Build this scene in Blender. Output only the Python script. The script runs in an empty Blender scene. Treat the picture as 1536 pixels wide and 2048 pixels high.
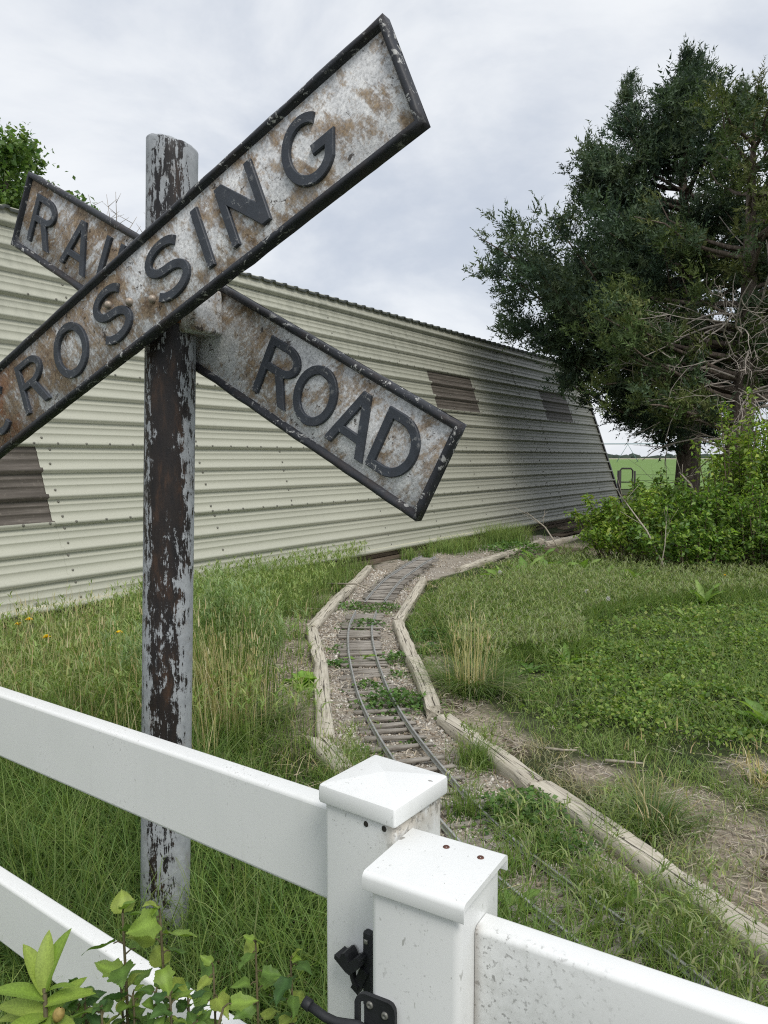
import bpy, bmesh, math, random
import numpy as np
from mathutils import Vector, Matrix
from mathutils.geometry import tessellate_polygon

R = math.radians
SC = bpy.context.scene
COL = SC.collection
rng = np.random.default_rng(7)
random.seed(7)

# ------------------------------------------------------------------ camera
cam_d = bpy.data.cameras.new('camera')
cam = bpy.data.objects.new('camera', cam_d)
COL.objects.link(cam)
cam.location = (0, 0, 1.45)
cam.rotation_euler = (R(90) - math.atan(109 / 1500), 0, 0)
cam_d.sensor_fit = 'VERTICAL'
cam_d.sensor_height = 36
cam_d.lens = 1500 / 2048 * 36
cam_d.clip_start = 0.05
cam_d.clip_end = 6000
SC.camera = cam

# ------------------------------------------------------------------ sky (overcast) and sun
SUN_AZ = (0.42, -0.90)          # horizontal direction towards the veiled sun (right, behind the viewer)
SUN_EL = R(52)
world = bpy.data.worlds.new('World')
SC.world = world
world.use_nodes = True
wn = world.node_tree
wn.nodes.clear()
w_out = wn.nodes.new('ShaderNodeOutputWorld')
w_bg = wn.nodes.new('ShaderNodeBackground')
w_bg.inputs['Strength'].default_value = 0.1
w_sky = wn.nodes.new('ShaderNodeTexSky')
w_sky.sky_type = 'NISHITA'
w_sky.sun_disc = False
w_sky.sun_elevation = SUN_EL
w_sky.sun_rotation = math.atan2(SUN_AZ[0], SUN_AZ[1])
w_tc = wn.nodes.new('ShaderNodeTexCoord')
w_map = wn.nodes.new('ShaderNodeMapping')
w_map.inputs['Scale'].default_value = (1.0, 1.0, 2.1)
w_map.inputs['Location'].default_value = (0.35, 0.2, 0.1)
w_n = wn.nodes.new('ShaderNodeTexNoise')
w_n.inputs['Scale'].default_value = 2.3
w_n.inputs['Detail'].default_value = 7
w_n.inputs['Roughness'].default_value = 0.56
w_n.inputs['Distortion'].default_value = 0.25
w_r = wn.nodes.new('ShaderNodeValToRGB')
w_r.color_ramp.interpolation = 'EASE'
w_r.color_ramp.elements[0].position = 0.34
w_r.color_ramp.elements[0].color = (0.585, 0.64, 0.735, 1)
w_r.color_ramp.elements[1].position = 0.66
w_r.color_ramp.elements[1].color = (0.92, 0.945, 0.975, 1)
w_g = wn.nodes.new('ShaderNodeVectorMath')
w_g.operation = 'SCALE'
w_g.inputs['Scale'].default_value = 6.9
w_m = wn.nodes.new('ShaderNodeMix')
w_m.data_type = 'RGBA'
w_m.inputs[0].default_value = 0.94
wn.links.new(w_tc.outputs['Generated'], w_map.inputs['Vector'])
wn.links.new(w_map.outputs[0], w_n.inputs['Vector'])
wn.links.new(w_n.outputs['Fac'], w_r.inputs[0])
wn.links.new(w_r.outputs[0], w_g.inputs[0])
wn.links.new(w_sky.outputs[0], w_m.inputs[6])
wn.links.new(w_g.outputs[0], w_m.inputs[7])
wn.links.new(w_m.outputs[2], w_bg.inputs['Color'])
wn.links.new(w_bg.outputs[0], w_out.inputs['Surface'])

sun_d = bpy.data.lights.new('sun', 'SUN')
sun_d.energy = 1.5
sun_d.angle = R(22)
sun_d.color = (1.0, 0.965, 0.91)
sun = bpy.data.objects.new('sun', sun_d)
COL.objects.link(sun)
_sd = Vector((SUN_AZ[0], SUN_AZ[1], 0)).normalized() * math.cos(SUN_EL) + Vector((0, 0, math.sin(SUN_EL)))
sun.rotation_euler = _sd.to_track_quat('Z', 'Y').to_euler()
sun.location = _sd * 40

SC.view_settings.view_transform = 'Standard'
SC.view_settings.look = 'None'
SC.view_settings.exposure = 0.55
SC.view_settings.gamma = 1.0
SC.view_settings.use_curve_mapping = False
SC.cycles.use_denoising = False
SC.cycles.filter_width = 1.15
SC.cycles.max_bounces = 6
SC.cycles.diffuse_bounces = 3
SC.cycles.transmission_bounces = 3
SC.cycles.transparent_max_bounces = 4

# ------------------------------------------------------------------ node helpers
def new_mat(name, rough=0.6, spec=0.3):
    m = bpy.data.materials.new(name)
    m.use_nodes = True
    nt = m.node_tree
    b = nt.nodes['Principled BSDF']
    b.inputs['Roughness'].default_value = rough
    b.inputs['Specular IOR Level'].default_value = spec
    return m, nt, b

def link(nt, a, b):
    nt.links.new(a, b)

def coords(nt, scale=(1, 1, 1), loc=(0, 0, 0), kind='Object', rot=(0, 0, 0)):
    t = nt.nodes.new('ShaderNodeTexCoord')
    mp = nt.nodes.new('ShaderNodeMapping')
    mp.inputs['Scale'].default_value = scale
    mp.inputs['Location'].default_value = loc
    mp.inputs['Rotation'].default_value = rot
    link(nt, t.outputs[kind], mp.inputs['Vector'])
    return mp.outputs[0]

def noise(nt, vec, scale, detail=4, rough=0.55, dist=0.0):
    n = nt.nodes.new('ShaderNodeTexNoise')
    n.inputs['Scale'].default_value = scale
    n.inputs['Detail'].default_value = detail
    n.inputs['Roughness'].default_value = rough
    n.inputs['Distortion'].default_value = dist
    if vec is not None:
        link(nt, vec, n.inputs['Vector'])
    return n.outputs['Fac']

def ramp(nt, fac, stops, interp='LINEAR'):
    r = nt.nodes.new('ShaderNodeValToRGB')
    r.color_ramp.interpolation = interp
    els = r.color_ramp.elements
    while len(els) < len(stops):
        els.new(0.5)
    for e, (p, c) in zip(els, stops):
        e.position = p
        e.color = (c[0], c[1], c[2], 1) if hasattr(c, '__len__') else (c, c, c, 1)
    link(nt, fac, r.inputs[0])
    return r.outputs[0]

def mix(nt, fac, a, b, mode='MIX'):
    m = nt.nodes.new('ShaderNodeMix')
    m.data_type = 'RGBA'
    m.blend_type = mode
    for v, i in ((fac, 0), (a, 6), (b, 7)):
        if hasattr(v, 'is_linked'):
            link(nt, v, m.inputs[i])
        elif i == 0:
            m.inputs[0].default_value = v
        else:
            m.inputs[i].default_value = (v[0], v[1], v[2], 1)
    return m.outputs[2]

def math_n(nt, op, a, b=0.0, clamp=False):
    m = nt.nodes.new('ShaderNodeMath')
    m.operation = op
    m.use_clamp = clamp
    for v, i in ((a, 0), (b, 1)):
        if hasattr(v, 'is_linked'):
            link(nt, v, m.inputs[i])
        else:
            m.inputs[i].default_value = v
    return m.outputs[0]

def sep(nt, vec):
    s = nt.nodes.new('ShaderNodeSeparateXYZ')
    link(nt, vec, s.inputs[0])
    return s.outputs

def bump(nt, b, h, strength=0.3, dist=0.01):
    n = nt.nodes.new('ShaderNodeBump')
    n.inputs['Strength'].default_value = strength
    n.inputs['Distance'].default_value = dist
    link(nt, h, n.inputs['Height'])
    link(nt, n.outputs[0], b.inputs['Normal'])

def attr(nt, name='Col'):
    a = nt.nodes.new('ShaderNodeAttribute')
    a.attribute_name = name
    return a.outputs['Color']

def simple(name, c, rough=0.6, var=0.15, scale=8.0, spec=0.3, metal=0.0):
    m, nt, b = new_mat(name, rough, spec)
    f = noise(nt, coords(nt), scale, 4)
    lo = [x * (1 - var) for x in c]
    hi = [min(1, x * (1 + var)) for x in c]
    link(nt, ramp(nt, f, [(0.3, lo), (0.7, hi)]), b.inputs['Base Color'])
    b.inputs['Metallic'].default_value = metal
    return m

def leafy(name, transl=0.28, rough=0.5, spec=0.3, gain=1.0):
    """foliage: colour from the per-plant attribute, some light passes through"""
    m, nt, b = new_mat(name, rough, spec)
    c = attr(nt)
    f = noise(nt, coords(nt), 30, 2)
    c = mix(nt, 1.0, c, ramp(nt, f, [(0.3, 0.82*gain), (0.7, 1.15*gain)]), 'MULTIPLY')
    link(nt, c, b.inputs['Base Color'])
    t = nt.nodes.new('ShaderNodeBsdfTranslucent')
    link(nt, mix(nt, 1.0, c, (1.15, 1.25, 0.6), 'MULTIPLY'), t.inputs['Color'])
    ms = nt.nodes.new('ShaderNodeMixShader')
    ms.inputs[0].default_value = transl
    link(nt, b.outputs[0], ms.inputs[1])
    link(nt, t.outputs[0], ms.inputs[2])
    link(nt, ms.outputs[0], nt.nodes['Material Output'].inputs['Surface'])
    return m

# ------------------------------------------------------------------ object helpers
def tag(o, label=None, cat=None, group=None, kind=None):
    if label: o['label'] = label
    if cat: o['category'] = cat
    if group: o['group'] = group
    if kind: o['kind'] = kind
    return o

def obj(name, me, mat=None, parent=None, loc=None, rot=None):
    o = bpy.data.objects.new(name, me)
    COL.objects.link(o)
    if mat is not None and me is not None and len(me.materials) == 0:
        me.materials.append(mat)
    if parent: o.parent = parent
    if loc is not None: o.location = loc
    if rot is not None: o.rotation_euler = rot
    return o

def empty(name, loc=(0, 0, 0), rot=(0, 0, 0)):
    o = bpy.data.objects.new(name, None)
    COL.objects.link(o)
    o.location = loc
    o.rotation_euler = rot
    o.empty_display_size = 0.1
    return o

def np_mesh(name, V, tris=None, quads=None, col=None, smooth=False):
    me = bpy.data.meshes.new(name)
    V = np.asarray(V, np.float32)
    tris = np.zeros((0, 3), np.int32) if tris is None or len(tris) == 0 else np.asarray(tris, np.int32)
    quads = np.zeros((0, 4), np.int32) if quads is None or len(quads) == 0 else np.asarray(quads, np.int32)
    me.vertices.add(len(V))
    me.vertices.foreach_set('co', V.ravel())
    nl = tris.size + quads.size
    me.loops.add(nl)
    me.loops.foreach_set('vertex_index', np.concatenate([quads.ravel(), tris.ravel()]))
    me.polygons.add(len(quads) + len(tris))
    st = np.concatenate([np.arange(len(quads)) * 4, len(quads) * 4 + np.arange(len(tris)) * 3]).astype(np.int32)
    me.polygons.foreach_set('loop_start', st)
    if smooth:
        me.polygons.foreach_set('use_smooth', np.ones(len(st), bool))
    if col is not None:
        a = me.attributes.new('Col', 'FLOAT_COLOR', 'POINT')
        c = np.ones((len(V), 4), np.float32)
        c[:, :3] = col
        a.data.foreach_set('color', c.ravel())
    me.update(calc_edges=True)
    return me

class MB:
    """collects verts / tris / quads (+ colours) for one mesh"""
    def __init__(s):
        s.V, s.T, s.Q, s.C, s.n = [], [], [], [], 0
    def add(s, V, tris=None, quads=None, col=None):
        V = np.asarray(V, float)
        if tris is not None and len(tris): s.T.append(np.asarray(tris) + s.n)
        if quads is not None and len(quads): s.Q.append(np.asarray(quads) + s.n)
        s.V.append(V)
        if col is not None:
            c = np.asarray(col, float)
            s.C.append(np.broadcast_to(c, (len(V), 3)))
        s.n += len(V)
    def mesh(s, name, smooth=False):
        V = np.concatenate(s.V)
        T = np.concatenate(s.T) if s.T else None
        Q = np.concatenate(s.Q) if s.Q else None
        C = np.concatenate(s.C) if s.C else None
        return np_mesh(name, V, T, Q, C, smooth)
    def box(s, lo, hi, M=None, col=None):
        x0, y0, z0 = lo; x1, y1, z1 = hi
        V = np.array([(x0,y0,z0),(x1,y0,z0),(x1,y1,z0),(x0,y1,z0),(x0,y0,z1),(x1,y0,z1),(x1,y1,z1),(x0,y1,z1)], float)
        if M is not None: V = V @ M[0].T + M[1]
        s.add(V, None, [(0,3,2,1),(4,5,6,7),(0,1,5,4),(1,2,6,5),(2,3,7,6),(3,0,4,7)], col)
    def tube(s, pts, rad, n=8, col=None, cap=True):
        P = np.asarray(pts, float)
        k = len(P)
        rad = np.broadcast_to(np.asarray(rad, float), (k,))
        T = np.gradient(P, axis=0)
        T /= np.linalg.norm(T, axis=1)[:, None] + 1e-9
        ref = np.array([0, 0, 1.0]) if abs(T[:, 2]).mean() < 0.8 else np.array([1.0, 0, 0])
        A = np.cross(T, ref); A /= np.linalg.norm(A, axis=1)[:, None] + 1e-9
        B = np.cross(T, A)
        a = np.linspace(0, 2 * np.pi, n, endpoint=False)
        V = P[:, None] + rad[:, None, None] * (np.cos(a)[None, :, None] * A[:, None] + np.sin(a)[None, :, None] * B[:, None])
        V = V.reshape(-1, 3)
        i = np.arange(k - 1)[:, None] * n; j = np.arange(n)[None]; j2 = (j + 1) % n
        Q = np.stack([i + j, i + j2, i + n + j2, i + n + j], -1).reshape(-1, 4)
        tr = None
        if cap:
            V = np.concatenate([V, P[:1], P[-1:]])
            c0, c1 = k * n, k * n + 1
            jj = np.arange(n); jn = (jj + 1) % n
            tr = np.concatenate([np.stack([np.full(n, c0), jn, jj], 1), np.stack([np.full(n, c1), (k-1)*n + jj, (k-1)*n + jn], 1)])
        s.add(V, tr, Q, col)

def rounded_box(name, size, bev=0.004, seg=2):
    bm = bmesh.new()
    bmesh.ops.create_cube(bm, size=1)
    for v in bm.verts:
        v.co.x *= size[0]; v.co.y *= size[1]; v.co.z *= size[2]
    bmesh.ops.bevel(bm, geom=list(bm.edges), offset=bev, segments=seg, affect='EDGES', profile=0.5)
    me = bpy.data.meshes.new(name)
    bm.to_mesh(me); bm.free()
    for p in me.polygons: p.use_smooth = True
    return me

def prism(name, outer, holes, y0, y1, smooth=False):
    """flat outline in x,z extruded from y0 (front) to y1 (back)"""
    polys = [[Vector((p[0], p[1], 0)) for p in outer]] + [[Vector((p[0], p[1], 0)) for p in h] for h in holes]
    tri = tessellate_polygon(polys)
    flat = [p for q in polys for p in q]
    n = len(flat)
    V = [(p.x, y0, p.y) for p in flat] + [(p.x, y1, p.y) for p in flat]
    F = [tuple(t) for t in tri] + [tuple(i + n for i in reversed(t)) for t in tri]
    st = 0
    for q in polys:
        m = len(q)
        for i in range(m):
            j = (i + 1) % m
            F.append((st + i, st + j, st + j + n, st + i + n))
        st += m
    me = bpy.data.meshes.new(name)
    me.from_pydata(V, [], F)
    bm = bmesh.new(); bm.from_mesh(me)
    bmesh.ops.recalc_face_normals(bm, faces=bm.faces)
    bm.to_mesh(me); bm.free()
    me.update()
    return me

def in_poly(P, poly):
    x, y = P[:, 0], P[:, 1]
    ins = np.zeros(len(P), bool)
    n = len(poly)
    for i in range(n):
        x0, y0 = poly[i]; x1, y1 = poly[(i + 1) % n]
        c = ((y0 > y) != (y1 > y)) & (x < (x1 - x0) * (y - y0) / (y1 - y0 + 1e-12) + x0)
        ins ^= c
    return ins

def gz(x, y):
    """gentle lie of the land near the fence"""
    x = np.asarray(x, float); y = np.asarray(y, float)
    f = np.exp(-((x / 14) ** 2 + ((y - 8) / 14) ** 2) ** 2)
    return f * (0.012 * np.sin(1.7 * x + 0.6 * y) + 0.010 * np.sin(2.9 * y - 1.3 * x + 1) + 0.006 * np.sin(6.1 * x + 4.3 * y))

def patch_noise(P, sc, seed=0):
    """cheap smooth value noise for scattering"""
    r = np.random.default_rng(seed)
    out = np.zeros(len(P))
    for i in range(6):
        a = r.uniform(0, 2 * np.pi); k = sc * r.uniform(0.6, 1.9); ph = r.uniform(0, 6.28)
        out += np.sin(k * (P[:, 0] * np.cos(a) + P[:, 1] * np.sin(a)) + ph)
    return out / 6

# ------------------------------------------------------------------ layout (metres, ground plane)
LEFT_EDGE = [(-0.30, 3.6), (-0.43, 4.98), (-0.59, 6.05), (-0.44, 7.57), (-0.18, 9.61)]
RIGHT_EDGE = [(0.45, 8.64), (0.12, 6.42), (0.20, 5.16), (0.28, 4.06), (0.67, 3.13), (1.11, 2.06)]
GRAVEL = LEFT_EDGE + [(-0.1, 10.1), (2.6, 13.9), (3.3, 13.6), (1.85, 11.0), (0.92, 9.28)] + RIGHT_EDGE + [(1.45, 1.3), (0.7, 1.1), (0.3, 2.1), (-0.16, 3.2)]
BARE = [(-0.76, 5.04, 0.42), (-0.56, 4.0, 0.34), (-0.60, 4.5, 0.34), (-0.75, 6.4, 0.25), (-0.55, 7.7, 0.25), (1.38, 2.68, 0.28), (1.30, 3.05, 0.16), (1.19, 2.37, 0.22), (1.5, 2.3, 0.24),
        (0.46, 4.0, 0.16), (0.42, 4.6, 0.2), (0.36, 5.3, 0.16), (0.62, 3.7, 0.14), (0.95, 3.35, 0.14), (2.95, 11.6, 0.8), (3.6, 10.9, 0.9), (4.3, 9.6, 0.7), (3.4, 9.0, 0.3), (1.75, 3.3, 0.22),
        (0.5, 2.35, 0.2), (-0.66, 2.14, 0.06), (-0.66, 4.3, 0.26), (-0.52, 3.75, 0.16), (-0.85, 5.05, 0.36), (-0.85, 6.25, 0.28), (-0.7, 5.6, 0.24), (0.44, 4.3, 0.18), (0.50, 4.05, 0.18), (0.42, 5.0, 0.17), (0.38, 5.7, 0.14), (0.58, 3.85, 0.13)]
COVER = [(0.95, 4.15), (1.15, 4.75), (1.45, 5.4), (1.7, 6.3), (2.4, 6.9), (3.9, 7.4), (6.0, 7.6), (6.0, 4.5), (2.5, 3.45), (1.95, 3.65), (1.45, 3.85)]
WALL_B = np.array([-3.44, 5.436, 0.17])
WALL_D = np.array([0.57009, 0.82158, 0.0])
WALL_BACK = np.array([-0.82158, 0.57009, 0.0])
LEAN = R(19.14)
WALL_UP = WALL_BACK * math.sin(LEAN) + np.array([0, 0, math.cos(LEAN)])
WALL_N = -WALL_BACK * math.cos(LEAN) + np.array([0, 0, math.sin(LEAN)])
RIB = 0.2481
WALL_END = 16.79
WALL_START = -7.0

def bare_at(P):
    v = np.zeros(len(P))
    for x, y, r in BARE:
        d = np.hypot(P[:, 0] - x, P[:, 1] - y) / r
        v = np.maximum(v, np.clip(1.4 - d, 0, 1))
    return v

def behind_wall(P):
    """signed distance behind the foot of the barn wall"""
    return (P[:, 0] - WALL_B[0]) * WALL_BACK[0] + (P[:, 1] - WALL_B[1]) * WALL_BACK[1]

DOCK_SPOTS = [(1.38, 8.6), (1.68, 8.9), (2.02, 9.1), (2.35, 8.95), (2.55, 8.5), (1.98, 9.6), (2.75, 8.2), (3.15, 7.3), (1.28, 5.15), (0.98, 4.95)]

# ------------------------------------------------------------------ ground
def build_ground():
    xs = np.concatenate([[-3000, -1200, -400, -150, -60, -30, -18, -12], np.arange(-8, 10.01, 0.09), [12, 15, 19, 25, 35, 60, 150, 400, 1200, 3000]])
    ys = np.concatenate([[-60, -20, -8, -3], np.arange(-1, 17.01, 0.09), [18, 20, 23, 27, 33, 45, 70, 120, 250, 600, 1500, 4000]])
    X, Y = np.meshgrid(xs, ys)
    P = np.stack([X.ravel(), Y.ravel()], 1)
    V = np.column_stack([P, gz(P[:, 0], P[:, 1])])
    g = in_poly(P + 0.04 * rng.normal(size=P.shape), GRAVEL).astype(float)
    b = np.clip(bare_at(P) + 0.25 * patch_noise(P, 7, 3), 0, 1)
    nx = len(xs)
    i = (np.arange(len(ys) - 1)[:, None] * nx + np.arange(nx - 1)[None]).ravel()
    Q = np.stack([i, i + 1, i + nx + 1, i + nx], 1)
    me = np_mesh('ground', V, None, Q, np.column_stack([g, b, np.zeros(len(P))]), True)
    m, nt, bs = new_mat('soil and litter', 0.95, 0.1)
    a = sep(nt, attr(nt))
    co = coords(nt)
    n1 = noise(nt, co, 9, 8, 0.65)
    n2 = noise(nt, co, 60, 6, 0.7)
    n3 = noise(nt, co, 2.2, 4)
    soil = ramp(nt, n1, [(0.3, (0.085, 0.068, 0.048)), (0.55, (0.155, 0.125, 0.09)), (0.75, (0.26, 0.215, 0.155))])
    under = ramp(nt, n1, [(0.3, (0.022, 0.034, 0.014)), (0.6, (0.05, 0.062, 0.026)), (0.8, (0.10, 0.09, 0.05))])
    straw = ramp(nt, n2, [(0.3, (0.17, 0.14, 0.105)), (0.5, (0.32, 0.275, 0.215)), (0.72, (0.47, 0.42, 0.335))])
    grav = ramp(nt, n2, [(0.28, (0.17, 0.145, 0.12)), (0.5, (0.35, 0.315, 0.265)), (0.75, (0.50, 0.46, 0.40))])
    c = mix(nt, math_n(nt, 'MULTIPLY', a[1], 1.2, True), under, mix(nt, math_n(nt, 'GREATER_THAN', n3, 0.42), soil, straw))
    c = mix(nt, a[0], c, mix(nt, ramp(nt, n3, [(0.42, 0.0), (0.62, 0.75)]), grav, straw))
    link(nt, c, bs.inputs['Base Color'])
    bump(nt, bs, n2, 0.7, 0.012)
    o = obj('ground', me, m)
    tag(o, 'weedy soil and straw litter ground reaching out past the barn', 'ground', kind='structure')

build_ground()

def build_field():
    xs = np.array([-1500, -300, -60, 0, 30, 80, 300, 1500.0])
    ys = np.array([34, 60, 120, 300, 620.0])
    X, Y = np.meshgrid(xs, ys)
    V = np.column_stack([X.ravel(), Y.ravel(), np.full(X.size, 0.03)])
    nx = len(xs)
    i = (np.arange(len(ys) - 1)[:, None] * nx + np.arange(nx - 1)[None]).ravel()
    me = np_mesh('field', V, None, np.stack([i, i + 1, i + nx + 1, i + nx], 1))
    m, nt, bs = new_mat('young wheat', 0.9, 0.1)
    co = coords(nt, (0.25, 1, 1))
    f = noise(nt, co, 0.3, 6, 0.6)
    link(nt, ramp(nt, f, [(0.3, (0.130, 0.215, 0.060)), (0.7, (0.175, 0.265, 0.080))]), bs.inputs['Base Color'])
    o = obj('field', me, m)
    tag(o, 'flat green crop field stretching to the horizon beyond the pipe gate', 'field', kind='structure')
    me = np_mesh('stubble_field', [(-1500, 620, 0.04), (1500, 620, 0.04), (1500, 1500, 0.04), (-1500, 1500, 0.04)], None, [(0, 1, 2, 3)])
    o = obj('stubble_field', me, simple('dry stubble', (0.36, 0.35, 0.22), 0.9, 0.2, 0.02))
    tag(o, 'pale strip of dry stubble field along the horizon', 'field', kind='structure')

build_field()

def far_trees():
    mb = MB()
    for i in range(420):
        x = rng.uniform(-900, 1300); y = 1180 + rng.uniform(0, 150)
        h = rng.uniform(3, 9); w = rng.uniform(6, 16)
        n = 7
        a = np.linspace(0, 2 * np.pi, n, endpoint=False)
        lo = np.column_stack([x + w * np.cos(a), y + w * np.sin(a), np.zeros(n)])
        md = np.column_stack([x + w * .9 * np.cos(a), y + w * .9 * np.sin(a), h * rng.uniform(.5, .8, n)])
        V = np.concatenate([lo, md, [[x + rng.normal() * 2, y, h]]])
        j = np.arange(n); k = (j + 1) % n
        mb.add(V, np.stack([n + j, n + k, np.full(n, 2 * n)], 1), np.stack([j, k, n + k, n + j], 1))
    o = obj('far_woods', mb.mesh('far_woods'), simple('far foliage', (0.045, 0.062, 0.048), 0.9, 0.3, 0.05))
    tag(o, 'thin dark line of far woods on the horizon', 'woods', kind='stuff')

far_trees()

# ------------------------------------------------------------------ barn with a wall of horizontal ribbed sheets
def wp(s, t, n=0.0):
    return WALL_B + np.multiply.outer(s, WALL_D) + np.multiply.outer(t, WALL_UP) + np.multiply.outer(n, WALL_N)

RIBPROF = [(-0.135, 0.0), (-0.10, 0.042), (0.02, 0.042), (0.085, 0.0),
           (0.36, 0.0), (0.375, 0.005), (0.415, 0.005), (0.44, 0.0), (0.63, 0.0), (0.645, 0.005), (0.685, 0.005), (0.71, 0.0)]

def sheet_mesh(name, s0, s1, k0, k1, proud=0.0):
    pr = []
    for k in range(k0, k1):
        for t, n in RIBPROF:
            pr.append((k + t, n))
    pr.append((k1 - 0.135, 0.0)); pr.append((k1 - 0.10, 0.042)); pr.append((k1 + 0.0, 0.042))
    pr = np.array(pr)
    nn = pr[:, 1].copy() + proud
    nn[pr[:, 0] > k1 - 0.22] -= 0.004
    ss = np.array([s0] + [v for v in np.arange(math.ceil(s0 / 1.2) * 1.2, s1, 1.2) if s0 + 0.1 < v < s1 - 0.1] + [s1])
    V = []
    r = np.random.default_rng(int(abs(s0 * 100)) + k0)
    for s in ss:
        w = r.normal() * 0.0025
        V.append(wp(np.full(len(pr), s), pr[:, 0] * RIB, nn + w * (pr[:, 1] < 0.02)))
    V = np.concatenate(V)
    m = len(pr)
    i = (np.arange(len(ss) - 1)[:, None] * m + np.arange(m - 1)[None]).ravel()
    return np_mesh(name, V, None, np.stack([i, i + m, i + m + 1, i + 1], 1))

def paint_metal(name, c, dirt=0.5, rust=False):
    m, nt, b = new_mat(name, 0.42, 0.35)
    co = coords(nt, rot=(0, 0, -math.atan2(WALL_D[1], WALL_D[0])))       # x along the wall
    xyz = sep(nt, co)
    st = noise(nt, coords(nt, (5.0, 5.0, 0.55)), 1.7, 6, 0.65)           # run-off streaks
    big = noise(nt, coords(nt, (0.5, 0.5, 0.5)), 1.0, 4)
    fine = noise(nt, coords(nt, (1, 1, 1)), 45, 5, 0.7)
    base = ramp(nt, big, [(0.3, [v * 0.94 for v in c]), (0.7, [min(1, v * 1.05) for v in c])])
    top = nt.nodes.new('ShaderNodeMapRange')
    top.inputs['From Min'].default_value = 2.1
    top.inputs['From Max'].default_value = 3.8
    link(nt, xyz[2], top.inputs['Value'])
    sm = math_n(nt, 'MULTIPLY', ramp(nt, st, [(0.44, 0.0), (0.72, 1.0)]), math_n(nt, 'MULTIPLY', top.outputs[0], dirt, True), True)
    base = mix(nt, sm, base, (0.13, 0.14, 0.11))
    base = mix(nt, ramp(nt, fine, [(0.55, 0.0), (0.8, 0.22)]), base, (0.2, 0.2, 0.15))
    # mildew plus the cedars' shade painted into the colour, deepening towards the tree end
    mil_shade = nt.nodes.new('ShaderNodeMapRange')
    mil_shade.inputs['From Min'].default_value = 6.5
    mil_shade.inputs['From Max'].default_value = 19.0
    link(nt, xyz[0], mil_shade.inputs['Value'])
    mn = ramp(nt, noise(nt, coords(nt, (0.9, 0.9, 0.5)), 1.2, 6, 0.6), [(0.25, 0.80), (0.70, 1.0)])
    base = mix(nt, math_n(nt, 'MULTIPLY', math_n(nt, 'MULTIPLY', mil_shade.outputs[0], mn), 0.78, True), base, (0.118, 0.114, 0.086))
    link(nt, base, b.inputs['Base Color'])
    bump(nt, b, noise(nt, co, 3.0, 3), 0.12, 0.02)
    return m

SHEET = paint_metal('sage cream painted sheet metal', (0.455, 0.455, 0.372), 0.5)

def patch_mat():
    m, nt, b = new_mat('aged brown fibreglass', 0.6, 0.25)
    f = noise(nt, coords(nt, (0.6, 0.6, 14)), 3, 7, 0.7)
    g = noise(nt, coords(nt), 22, 5, 0.7)
    c = ramp(nt, f, [(0.3, (0.065, 0.056, 0.046)), (0.55, (0.115, 0.100, 0.084)), (0.75, (0.20, 0.18, 0.155))])
    c = mix(nt, ramp(nt, g, [(0.58, 0.0), (0.75, 0.5)]), c, (0.27, 0.24, 0.20))
    link(nt, c, b.inputs['Base Color'])
    return m

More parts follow.
